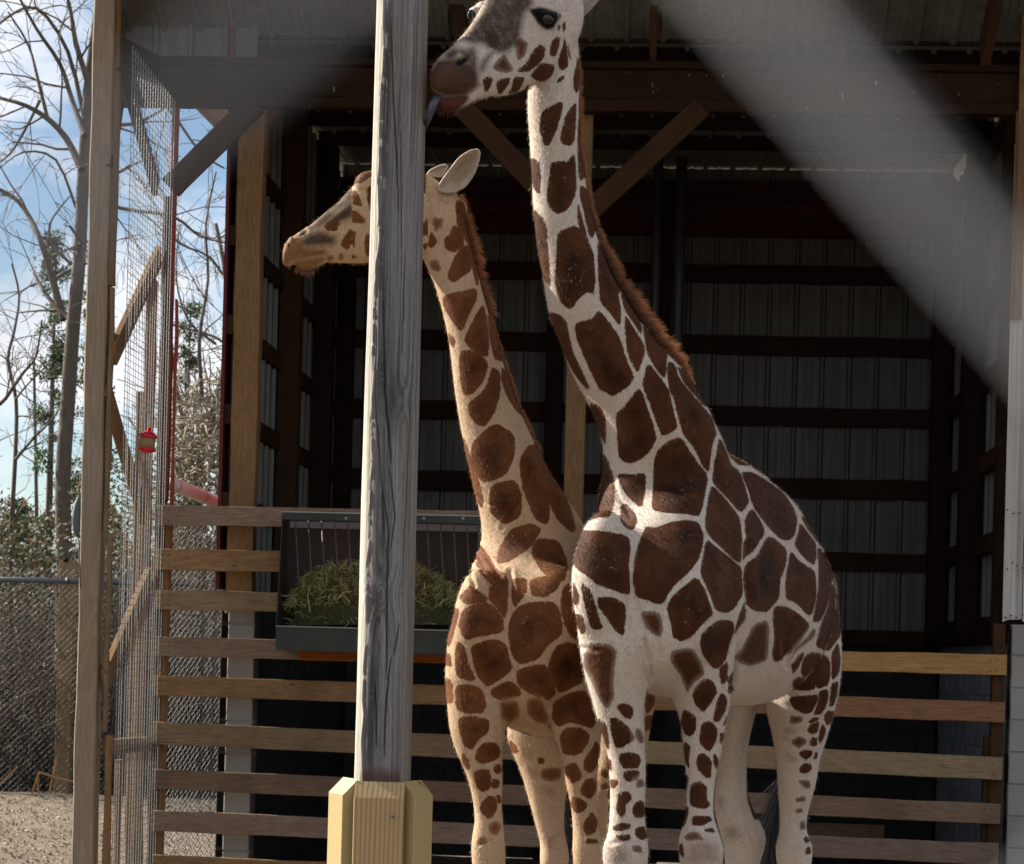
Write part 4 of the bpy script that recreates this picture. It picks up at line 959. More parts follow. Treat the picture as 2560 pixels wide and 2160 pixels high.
def remesh(name, mb, vox, it=8):
    me = bpy.data.meshes.new(name); me.from_pydata(mb.v, [], mb.f); me.update()
    bm = bmesh.new(); bm.from_mesh(me); bmesh.ops.recalc_face_normals(bm, faces=bm.faces); bm.to_mesh(me); bm.free()
    o = bpy.data.objects.new(name, me); C.objects.link(o)
    m1 = o.modifiers.new('r', 'REMESH'); m1.mode = 'VOXEL'; m1.voxel_size = vox; m1.adaptivity = 0
    m2 = o.modifiers.new('s', 'SMOOTH'); m2.factor = .5; m2.iterations = it
    dg = bpy.context.evaluated_depsgraph_get(); e = o.evaluated_get(dg); m3 = bpy.data.meshes.new_from_object(e, depsgraph=dg)
    o.modifiers.clear(); o.data = m3; bpy.data.meshes.remove(me); m3.name = name; return o

# ---- tall giraffe
T = MB(); Tax = (.40, 1.0)
loft(T, [bodyring(.50, 8.10, 2.00, 1.80, .12, Tax), bodyring(.50, 8.17, 2.14, 1.68, .23, Tax), bodyring(.535, 8.38, 2.34, 1.60, .295, Tax), bodyring(.70, 8.75, 2.55, 1.56, .315, Tax),
         bodyring(.90, 9.15, 2.50, 1.54, .345, Tax), bodyring(1.06, 9.55, 2.39, 1.56, .31, Tax), bodyring(1.20, 9.95, 2.31, 1.68, .235, Tax), bodyring(1.31, 10.25, 2.27, 1.78, .17, Tax), bodyring(1.36, 10.42, 2.18, 1.9, .08, Tax)], 5, 36)
# neck
loft(T, [ringLR((1470, 1370), (1850, 1290), 8.72, .22), ringLR((1492, 1240), (1845, 1190), 8.68, .225), ringLR((1508, 1130), (1806, 1100), 8.62, .215), ringLR((1480, 1030), (1768, 1018), 8.58, .20), ringLR((1432, 942), (1718, 940), 8.54, .175),
         ringLR((1402, 863), (1655, 872), 8.52, .155), ringLR((1374, 790), (1598, 800), 8.5, .14), ringLR((1358, 700), (1545, 715), 8.48, .128), ringLR((1342, 610), (1505, 630), 8.47, .118), ringLR((1334, 527), (1480, 540), 8.46, .110),
         ringLR((1329, 440), (1464, 450), 8.45, .104), ringLR((1324, 350), (1450, 355), 8.44, .10), ringLR((1319, 270), (1447, 275), 8.43, .098), ringLR((1323, 200), (1449, 180), 8.42, .095), ringLR((1340, 110), (1444, 90), 8.42, .09)], 4)
# shoulders, breast
ball(T, W(1512, 1440, 8.20), .125, .13, .27); ball(T, W(1690, 1430, 8.36), .155, .15, .30); ball(T, W(1765, 1480, 8.55), .14, .22, .30); ball(T, W(1570, 1310, 8.52), .13, .14, .20)
# head: rings from forehead line to jaw line, muzzle to poll
hb = (-.60, .80)
def hr(U, J, D, t): return ringLR(U, J, D, t, hb)
loft(T, [hr((1086, 182), (1084, 212), 7.965, .018), hr((1090, 162), (1094, 230), 7.98, .045), hr((1108, 136), (1120, 240), 8.0, .058), hr((1136, 112), (1148, 240), 8.03, .062), hr((1160, 86), (1176, 238), 8.06, .060), hr((1182, 58), (1205, 240), 8.10, .064),
         hr((1207, 18), (1238, 240), 8.15, .075), hr((1232, -25), (1272, 238), 8.21, .090), hr((1262, -65), (1305, 226), 8.27, .105), hr((1300, -90), (1350, 205), 8.33, .115), hr((1345, -95), (1395, 165), 8.38, .11), hr((1395, -70), (1430, 110), 8.42, .09), hr((1432, -20), (1445, 60), 8.45, .05)], 4, 30, 2.2)
loft(T, [hr((1098, 246), (1100, 266), 7.99, .02), hr((1106, 246), (1110, 276), 8.0, .036), hr((1124, 240), (1132, 280), 8.03, .042), hr((1150, 232), (1156, 268), 8.06, .045), hr((1180, 222), (1188, 250), 8.1, .05), hr((1215, 210), (1222, 242), 8.14, .05)], 3)
ball(T, W(1362, 42, 8.235), .050, .040, .052); ball(T, W(1212, 34, 8.30), .046, .05, .046); ball(T, W(1405, 130, 8.40), .05, .07, .09)
# legs
leg(T, [(1445, 1420, 1610, 1430), (1438, 1513, 1628, 1520), (1450, 1610, 1635, 1620), (1462, 1690, 1622, 1700), (1475, 1742, 1612, 1745), (1490, 1790, 1610, 1790), (1504, 1832, 1611, 1832), (1520, 1881, 1612, 1875), (1526, 1950, 1615, 1960), (1526, 2032, 1612, 2045), (1521, 2085, 1617, 2095),
        (1509, 2122, 1620, 2130), (1511, 2165, 1616, 2170), (1530, 2235, 1602, 2235), (1540, 2300, 1592, 2300), (1543, 2620, 1590, 2620), (1534, 2700, 1600, 2700), (1540, 2770, 1595, 2770)], 8.25, 1.02)
leg(T, [(1655, 1430, 1858, 1430), (1648, 1540, 1866, 1530), (1648, 1630, 1838, 1622), (1664, 1720, 1829, 1716), (1694, 1779, 1822, 1775), (1702, 1830, 1811, 1828), (1711, 1905, 1800, 1889), (1717, 1960, 1787, 1950), (1716, 2010, 1783, 2010), (1710, 2056, 1785, 2045), (1700, 2090, 1797, 2082),
        (1697, 2122, 1808, 2120), (1702, 2165, 1806, 2165), (1716, 2230, 1790, 2230), (1724, 2300, 1778, 2300), (1726, 2600, 1774, 2600), (1718, 2680, 1782, 2680), (1722, 2745, 1778, 2745)], 8.42, 1.0)
leg(T, [(1965, 1440, 2085, 1470), (1958, 1540, 2098, 1545), (1945, 1620, 2104, 1625), (1922, 1690, 2101, 1690), (1912, 1745, 2092, 1750), (1922, 1795, 2077, 1805), (1933, 1848, 2065, 1850), (1941, 1909, 2048, 1905), (1946, 1971, 2037, 1965), (1949, 2035, 2018, 2040), (1949, 2080, 2017, 2080), (1940, 2118, 2030, 2115),
        (1943, 2165, 2028, 2160), (1958, 2230, 2015, 2230), (1962, 2470, 2006, 2470), (1955, 2540, 2014, 2540), (1960, 2590, 2010, 2590)], 10.0, 1.15)
leg(T, [(1850, 1600, 1965, 1610), (1830, 1700, 1925, 1700), (1823, 1750, 1902, 1745), (1812, 1807, 1884, 1800), (1802, 1869, 1871, 1860), (1792, 1930, 1866, 1920), (1786, 1991, 1869, 1985), (1790, 2044, 1889, 2035), (1804, 2093, 1912, 2085), (1810, 2125, 1911, 2120), (1813, 2165, 1898, 2165), (1832, 2230, 1885, 2230), (1838, 2460, 1880, 2460), (1832, 2520, 1886, 2520), (1836, 2575, 1882, 2575)], 10.15, 1.0)
ball(T, W(2005, 1500, 10.05), .155, .22, .25)
gT = remesh('body', T, .0062)
# ---- smaller giraffe
S = MB(); Sax = (.155, 1.0)
loft(S, [bodyring(.03, 8.54, 1.84, 1.70, .10, Sax), bodyring(.035, 8.61, 1.98, 1.54, .19, Sax), bodyring(.045, 8.82, 2.18, 1.44, .255, Sax), bodyring(.11, 9.15, 2.34, 1.40, .285, Sax), bodyring(.17, 9.55, 2.28, 1.38, .31, Sax), bodyring(.23, 9.95, 2.20, 1.40, .31, Sax),
         bodyring(.29, 10.3, 2.12, 1.52, .27, Sax), bodyring(.33, 10.55, 2.06, 1.65, .20, Sax), bodyring(.34, 10.68, 1.95, 1.75, .1, Sax)], 5, 36)
loft(S, [ringLR((1225, 1500), (1480, 1490), 8.90, .18), ringLR((1208, 1410), (1485, 1395), 8.94, .19), ringLR((1203, 1330), (1470, 1320), 8.95, .185), ringLR((1192, 1262), (1428, 1258), 8.93, .165), ringLR((1172, 1175), (1372, 1172), 8.91, .145), ringLR((1154, 1085), (1326, 1085), 8.89, .127), ringLR((1137, 985), (1284, 985), 8.87, .113), ringLR((1126, 883), (1254, 890), 8.86, .104),
         ringLR((1115, 818), (1235, 825), 8.86, .098), ringLR((1101, 760), (1216, 765), 8.86, .094), ringLR((1084, 705), (1200, 705), 8.86, .09), ringLR((1062, 655), (1184, 640), 8.86, .086), ringLR((1050, 610), (1168, 575), 8.86, .082), ringLR((1052, 540), (1148, 505), 8.86, .07)], 4)
ball(S, W(1195, 1560, 8.66), .105, .13, .24); ball(S, W(1395, 1560, 8.68), .13, .13, .25); ball(S, W(1275, 1450, 8.93), .17, .14, .20); ball(S, W(1118, 505, 8.87), .05, .06, .05); ball(S, W(1150, 530, 8.87), .03, .05, .05)
ball(S, W(925, 462, 8.79), .062, .05, .055); ball(S, W(958, 438, 8.80), .05, .04, .05); ball(S, W(985, 415, 8.81), .04, .04, .06)
hb = (-.12, .99)
loft(S, [hr((706, 632), (708, 662), 8.70, .016), hr((711, 612), (722, 668), 8.71, .034), hr((722, 598), (740, 656), 8.72, .046), hr((742, 584), (764, 652), 8.73, .05), hr((768, 569), (792, 655), 8.75, .05), hr((792, 550), (815, 655), 8.77, .052), hr((819, 526), (845, 657), 8.79, .06), hr((848, 503), (882, 658), 8.80, .072),
         hr((872, 476), (924, 657), 8.82, .09), hr((905, 448), (975, 652), 8.84, .105), hr((955, 432), (1020, 640), 8.85, .11), hr((1015, 425), (1060, 610), 8.86, .10), hr((1068, 438), (1100, 550), 8.87, .08), hr((1115, 470), (1125, 510), 8.87, .04)], 4, 30, 2.15)
loft(S, [hr((738, 656), (742, 668), 8.72, .018), hr((752, 652), (757, 675), 8.73, .03), hr((775, 650), (780, 672), 8.75, .036), hr((805, 645), (812, 658), 8.77, .04)], 3)
ball(S, W(1000, 560, 8.80), .10, .03, .07); ball(S, W(1075, 600, 8.86), .05, .08, .09)
leg(S, [(1122, 1560, 1262, 1560), (1113, 1650, 1285, 1660), (1114, 1730, 1280, 1740), (1120, 1785, 1272, 1800), (1126, 1830, 1263, 1845), (1142, 1881, 1256, 1889), (1167, 1942, 1257, 1950), (1181, 1995, 1255, 2005), (1187, 2050, 1257, 2060), (1180, 2105, 1262, 2110), (1180, 2145, 1264, 2150), (1184, 2190, 1260, 2190), (1196, 2260, 1248, 2260), (1200, 2560, 1243, 2560), (1192, 2640, 1252, 2640), (1197, 2700, 1248, 2700)], 8.72, 1.02)
leg(S, [(1345, 1580, 1500, 1580), (1350, 1680, 1512, 1680), (1362, 1760, 1512, 1770), (1378, 1832, 1503, 1848), (1398, 1873, 1500, 1880), (1410, 1909, 1497, 1909), (1416, 1950, 1494, 1955), (1427, 2003, 1492, 2003), (1433, 2052, 1494, 2052), (1433, 2092, 1503, 2090), (1431, 2125, 1510, 2120), (1434, 2170, 1506, 2165), (1446, 2240, 1496, 2240), (1450, 2540, 1492, 2540), (1443, 2620, 1499, 2620), (1447, 2690, 1495, 2690)], 8.78, 1.0)
leg(S, [(1290, 1650, 1430, 1650), (1270, 1760, 1424, 1760), (1268, 1830, 1420, 1840), (1278, 1873, 1420, 1880), (1296, 1915, 1420, 1920), (1312, 1962, 1416, 1970), (1328, 2020, 1411, 2025), (1341, 2068, 1411, 2072), (1350, 2108, 1418, 2105), (1350, 2150, 1423, 2145), (1356, 2200, 1414, 2200), (1364, 2260, 1404, 2260), (1366, 2460, 1402, 2460), (1360, 2510, 1408, 2510), (1363, 2560, 1405, 2560)], 10.15, 1.1)
leg(S, [(1470, 1640, 1636, 1650), (1488, 1720, 1639, 1718), (1488, 1800, 1630, 1800), (1482, 1885, 1613, 1885), (1474, 1950, 1580, 1950), (1468, 2020, 1546, 2020), (1462, 2085, 1536, 2085), (1464, 2120, 1540, 2120), (1476, 2220, 1526, 2220), (1480, 2460, 1520, 2460), (1476, 2550, 1524, 2550)], 10.3, 1.1)
gS = remesh('body', S, .0064)
# ------------------------------------------------------------------ giraffes: coat pattern, face, hair
CR = {'A': (1280, 0, 2.45), 'B': (1280, 720, 2.45), 'C': (1400, 1100, 2.52), 'D': (1100, 1440, 2.45), 'E': (1600, 1440, 2.45), 'F': (1060, 0, 4.752),
      'G': (680, 350, 3.734), 'H': (640, 0, 2.45), 'I': (640, 720, 2.45), 'U': (0, 0, .81680), 'S': (0, 0, 1.0)}
def parse(txt):
    out = []
    for ln in txt.strip().splitlines():
        ln = ln.strip()
        if not ln: continue
        tk = ln.split(); kind = tk[0]; pts = []; cr = None
        for t_ in tk[1:]:
            if t_ in CR: cr = CR[t_]; continue
            x, y = t_.split(','); pts.append((cr[0] + float(x) / cr[2], cr[1] + float(y) / cr[2]))
        out.append((kind, np.array(pts)))
    return out
def chaikin(P_, n=2, a=.16):
    for _ in range(n):
        Q = np.roll(P_, -1, 0); P_ = np.stack([P_ * (1 - a) + Q * a, P_ * a + Q * (1 - a)], 1).reshape(-1, 2)
    return P_
# b = brown patch, s = soft faint blotch, f = dark face fur, t = tan muzzle, k = black skin, r = dark red-brown
TALL = parse("""
b A 175,690 300,615 312,650 275,790 225,895 195,885 172,800
b A 385,630 395,640 385,850 360,895 300,880 298,830 330,700
b A 405,350 425,420 410,540 395,570 375,540 378,450
b A 240,1000 320,985 330,1005 385,935 395,1180 340,1285 275,1310 222,1260 215,1180 235,1060
b A 403,720 425,740 450,900 455,1080 412,1115 402,950
b A 95,960 165,985 178,1050 172,1200 130,1150 105,1050
b A 120,1270 205,1350 215,1420 222,1560 238,1764 195,1700 140,1500
b A 285,1425 400,1378 490,1530 505,1660 B 500,30 455,20 390,80 375,115 345,125 300,80 275,10 A 268,1700 280,1500
b A 420,1130 460,1160 490,1230 520,1390 490,1465 470,1430 440,1300 415,1190
b A 403,1230 450,1420 492,1540 485,1500 A 440,1440 402,1370
b A 525,1480 570,1500 620,1620 665,1764 B 648,30 665,130 665,215 650,220 600,150 545,90 535,0 A 530,1650
b B 225,150 300,170 330,210 345,290 370,400 440,540 470,610 455,615 380,520 320,400 260,260
b B 385,225 440,205 500,190 530,140 560,170 640,280 665,330 690,420 745,545 720,590 650,640 615,660 570,630 540,620 500,540 440,410 405,330
b B 690,170 710,190 760,270 810,350 812,400 790,460 770,515 745,480 710,400 695,290
b B 660,0 700,30 760,150 790,210 795,290 740,205 690,135 670,60
b B 800,225 870,300 950,390 945,470 935,560 880,490 830,400 812,300
b B 835,460 935,590 960,640 985,740 1010,850 995,870 925,905 900,860 860,740 800,600 810,550
b B 775,615 800,650 830,750 860,830 882,915 860,970 800,1040 740,1070 690,1060 660,1030 655,950 645,850 640,770 680,740 730,680
b B 470,700 540,720 575,790 578,900 575,965 515,840
b B 650,1140 740,1145 820,1135 818,1230 800,1340 770,1335 700,1270 660,1200
b B 955,455 990,465 1020,560 1090,640 1190,750 1225,800 1250,890 1225,950 1215,1000 1205,1120 1185,1110 1120,980 1050,890 1030,810 1000,700 955,580
b B 1010,920 1040,925 1110,1040 1190,1140 1195,1170 1150,1395 1100,1385 1020,1380 935,1375 860,1360 870,1200 872,1060 900,990 960,940
b B 1010,480 1060,520 1130,610 1210,720 1180,722 1100,635 1040,565
b B 1270,920 1310,1010 1340,1090 1385,1120 1420,1200 1450,1310 1400,1380 1300,1260 1230,1190 1240,1080 1260,980
b B 1300,945 1400,1040 1460,1095 1380,1080 1330,1030
b B 1225,1205 1300,1290 1385,1400 1400,1470 1400,1690 1340,1640 1200,1500 1185,1450 1200,1300
b B 665,1320 700,1320 760,1390 768,1440 740,1485 700,1470 665,1430
b B 550,1010 590,1060 615,1150 630,1280 610,1370 590,1400 520,1400 430,1445 420,1440 440,1390 495,1240 525,1100
b C 1145,205 1200,205 1290,255 1390,325 1460,425 1490,500 1480,580 1450,625 1400,625 1300,530 1220,420 1195,330 1160,250
b C 90,570 250,575 300,580 400,600 435,620 440,700 430,800 440,970 400,965 330,940 225,900 195,865 110,815 60,740 60,690 80,600
b C 540,550 600,560 700,520 800,510 870,520 895,580 900,640 875,740 820,820 740,890 690,945 650,1020 620,1035 540,1000 480,985 465,900 470,780 490,680
b C 925,625 1000,690 1090,760 1150,820 1165,880 1140,960 1100,1050 1060,1085 1010,1080 980,1060 960,990 930,920 890,840 900,760
b C 1190,450 1215,435 1280,540 1285,600 1240,660 1190,730 1175,760 1165,600 1165,500
b C 1310,610 1350,620 1425,690 1420,780 1385,880 1380,1000 1330,1050 1290,1080 1210,1070 1190,1030 1180,900 1190,780 1250,720
b C 1455,700 1500,760 1600,820 1612,900 1610,1000 1580,1105 1550,1090 1490,1020 1425,1000 1420,900 1440,780
b C 1510,520 1560,580 1610,650 1615,740 1600,790 1540,740 1475,660 1500,590
b C 1620,665 1690,750 1720,820 1705,950 1670,1080 1635,1140 1590,1145 1610,1050 1625,950 1630,800
b C 1510,480 1570,500 1660,570 1720,680 1700,730 1620,640 1560,560
b C 1715,890 1760,1040 1775,1220 1700,1320 1690,1325 1610,1300 1640,1180 1690,1050
b C 1360,1050 1420,1050 1480,1080 1560,1150 1565,1180 1520,1260 1440,1350 1350,1400 1340,1340 1355,1230 1340,1100
q C 1220,1160 1300,1135 1315,1180 1310,1320 1300,1390 1200,1420 1130,1400 1100,1370 1150,1290
b C 850,870 880,880 920,960 960,1080 960,1100 880,1170 820,1240 760,1265 715,1240 700,1140 675,1060 700,1000 800,910
b C 1000,1135 1080,1140 1090,1180 1085,1280 1050,1350 1000,1440 960,1430 900,1350 880,1280 900,1210
q C 500,1080 620,1080 650,1170 640,1240 590,1230 540,1180
b C 240,990 330,990 410,1030 415,1100 400,1240 350,1200 280,1100 240,1040
b C 130,900 190,940 220,1020 250,1130 270,1190 200,1190 170,1090 150,1000
b C 80,880 125,980 120,1040 80,1040
b C 95,1095 145,1100 170,1200 140,1230 100,1150
q C 190,1280 250,1280 330,1300 355,1340 340,1420 330,1560 340,1610 300,1700 250,1640 180,1480 150,1430 160,1340
q C 700,1330 800,1310 840,1320 900,1420 910,1480 850,1520 800,1590 790,1560 760,1480 700,1400
b C 850,1560 900,1505 950,1505 985,1560 985,1600 920,1700 890,1710 850,1660 835,1600
b C 1000,1440 1045,1390 1078,1420 1065,1500 1015,1545 1000,1500
b C 1120,1100 1170,1010 1185,1060 1175,1130 1110,1240 1100,1180
q C 1590,1190 1610,1190 1600,1240 1500,1320 1450,1380 1480,1320 1560,1240
b C 1060,1490 1080,1480 1085,1580 1060,1600 1045,1560
b E 985,590 1000,500 1040,470 1090,470 1140,490 1160,520 1165,600 1150,670 1090,690 1060,640 1000,610
b E 1000,460 1005,480 960,570 930,600 925,540 960,490
b E 1170,480 1215,400 1230,500 1220,600 1175,640 1170,560
b E 940,640 960,620 1020,620 1075,660 1075,690 1020,705 960,700 935,680
b E 920,740 1000,735 1090,725 1085,770 1050,835 1000,845 940,810 915,770
b E 1095,705 1150,690 1155,730 1140,800 1110,845 1060,850 1085,790
b E 1170,660 1215,640 1210,720 1185,795 1155,800 1165,720
b E 1125,850 1150,825 1190,825 1175,890 1145,920 1125,880
q E 920,850 990,860 1000,890 960,905 920,900
b E 1030,890 1060,865 1095,865 1090,885 1040,905
b E 1040,910 1090,890 1100,900 1085,960 1050,970 1020,950
b E 1115,900 1140,930 1130,980 1105,1030 1090,1000 1100,940
q E 930,1000 980,980 1020,1000 1020,1030 970,1055 930,1030
b E 1035,1010 1060,985 1085,990 1085,1040 1055,1045 1035,1030
b E 970,1080 1010,1060 1050,1070 1060,1090 1020,1125 985,1110
b E 1070,1080 1090,1075 1085,1120 1060,1125
b E 980,1165 1010,1145 1050,1150 1055,1185 1010,1215 975,1200
s E 890,1080 940,1100 965,1130 930,1140 895,1110
q E 960,1250 1040,1250 1045,1300 1010,1300
q E 950,1360 1010,1345 1015,1380 960,1385
q E 945,1430 990,1420 1005,1440 970,1460
q E 975,1510 1010,1495 1015,1550 980,1560
s E 880,930 930,930 960,950 900,960
s E 875,990 900,990 905,1010
b E 1010,1670 1040,1655 1050,1700 1015,1710
b E 1015,1590 1045,1620 1010,1640 1000,1610
b E 445,870 480,730 510,715 530,760 525,820 480,890 455,895
b E 265,815 320,840 345,880 340,950 310,985 270,970 245,900
b E 380,900 430,885 470,930 470,990 430,1075 400,1060 362,1020 370,950
b E 500,920 530,850 535,860 515,920
b E 485,960 515,955 505,1000 485,1040
b E 262,1010 310,1040 300,1120 305,1190 270,1130
b E 350,1100 380,1080 430,1115 440,1150 430,1240 400,1235 345,1170
b E 445,1080 470,1100 480,1140 460,1190 445,1140
b E 275,1215 300,1220 290,1310 270,1290
b E 320,1270 370,1258 410,1290 405,1360 430,1400 410,1430 320,1415 303,1380 305,1320
b E 320,1465 430,1470 445,1500 380,1530 325,1530 315,1500
b E 390,1550 440,1540 465,1570 400,1570
q E 290,1580 340,1560 395,1610 360,1620 290,1620 270,1600
b E 240,1640 265,1640 270,1730 240,1700
b E 265,1390 300,1420 290,1480 270,1540 250,1530
s E 300,1640 400,1610 470,1650 490,1764 300,1764
s D 1010,1650 1100,1630 1160,1700 1160,1764 1010,1764
s E 520,1540 600,1530 605,1610 540,1600
s E 470,1360 510,1360 500,1420
b E 650,1240 690,1370 730,1480 700,1500 655,1380
b D 1080,800 1110,780 1170,790 1190,830 1170,880 1120,860
b D 1040,870 1080,865 1150,920 1180,960 1195,1000 1110,1055 1075,1050 1050,960
q D 1195,930 1230,940 1250,1000 1230,1030 1200,1000
b D 965,865 1015,900 1040,1000 1040,1070 1005,1020 975,930
b D 1100,1090 1150,1075 1210,1090 1230,1130 1210,1180 1120,1180 1100,1130
b D 1120,1200 1180,1185 1225,1195 1215,1240 1160,1265 1125,1240
b D 1030,1110 1055,1130 1060,1200 1035,1180
b D 1045,1240 1090,1250 1100,1270 1070,1300 1045,1290
q D 1205,1250 1240,1240 1260,1280 1225,1300 1200,1290
b D 1090,1340 1130,1315 1170,1330 1175,1370 1140,1400 1140,1450 1115,1480 1080,1440
b D 1190,1390 1240,1370 1260,1420 1250,1480 1190,1480 1175,1440
b D 1060,1540 1110,1510 1170,1520 1165,1545 1110,1565 1065,1560
b D 1200,1540 1250,1530 1270,1600 1230,1620 1195,1590
b D 1070,1590 1160,1580 1170,1610 1120,1630
q D 1170,1650 1230,1650 1245,1700 1180,1690
b F 1490,660 1500,540 1550,450 1600,435 1625,470 1610,560 1560,670
b F 1110,840 1210,760 1300,600 1380,525 1440,570 1430,660 1400,720 1320,790 1240,850 1130,855
b F 1260,900 1330,810 1400,745 1540,765 1555,810 1540,890 1470,940 1400,970 1320,950
b F 1600,740 1640,560 1670,440 1700,600 1710,800 1640,840 1610,820
b F 1640,290 1680,250 1680,350 1650,390
b F 1590,300 1620,290 1610,360 1585,370
b F 690,950 740,910 810,920 815,960 770,1070 720,1100 705,1020
b F 860,970 900,940 1030,910 1000,1010 920,1110 890,1120 860,1040
b F 1070,910 1200,915 1190,960 1120,1100 990,1120 1040,1040
b F 1210,1010 1280,1020 1270,1060 1200,1090
b F 1570,970 1600,920 1670,890 1660,950 1590,985
b F 1780,950 1810,750 1820,680 1850,720 1855,880 1830,1080 1810,1110 1780,1060
b F 1700,500 1750,690 1740,710 1710,640
q F 800,800 900,680 960,640 1020,740 1065,830 1000,870 880,850
q F 700,350 850,380 920,520 850,580 780,560 730,450
q F 1080,480 1150,440 1240,520 1200,660 1120,730 1090,620
f F 430,470 600,250 720,60 720,-150 1240,-200 1300,60 1180,180 1150,440 1080,560 980,640 800,600 700,520 560,520
f F 640,820 700,700 820,610 860,560 780,700 690,860
t F 30,1010 30,880 160,700 400,690 560,760 650,880 650,1010 600,1060 500,1120 300,1160 100,1100
r F 540,1110 520,1210 350,1370 180,1390 80,1320 150,1150
f F 230,640 320,560 480,580 600,560 640,760 600,900 560,820 420,640 380,700 260,730
k F 380,760 400,700 450,690 520,690 510,740 440,780 400,790
k F 1240,110 1400,80 1600,150 1640,190 1580,260 1540,330 1460,355 1380,310 1320,230
k F 505,150 530,100 580,110 605,160 570,215 520,180
""")
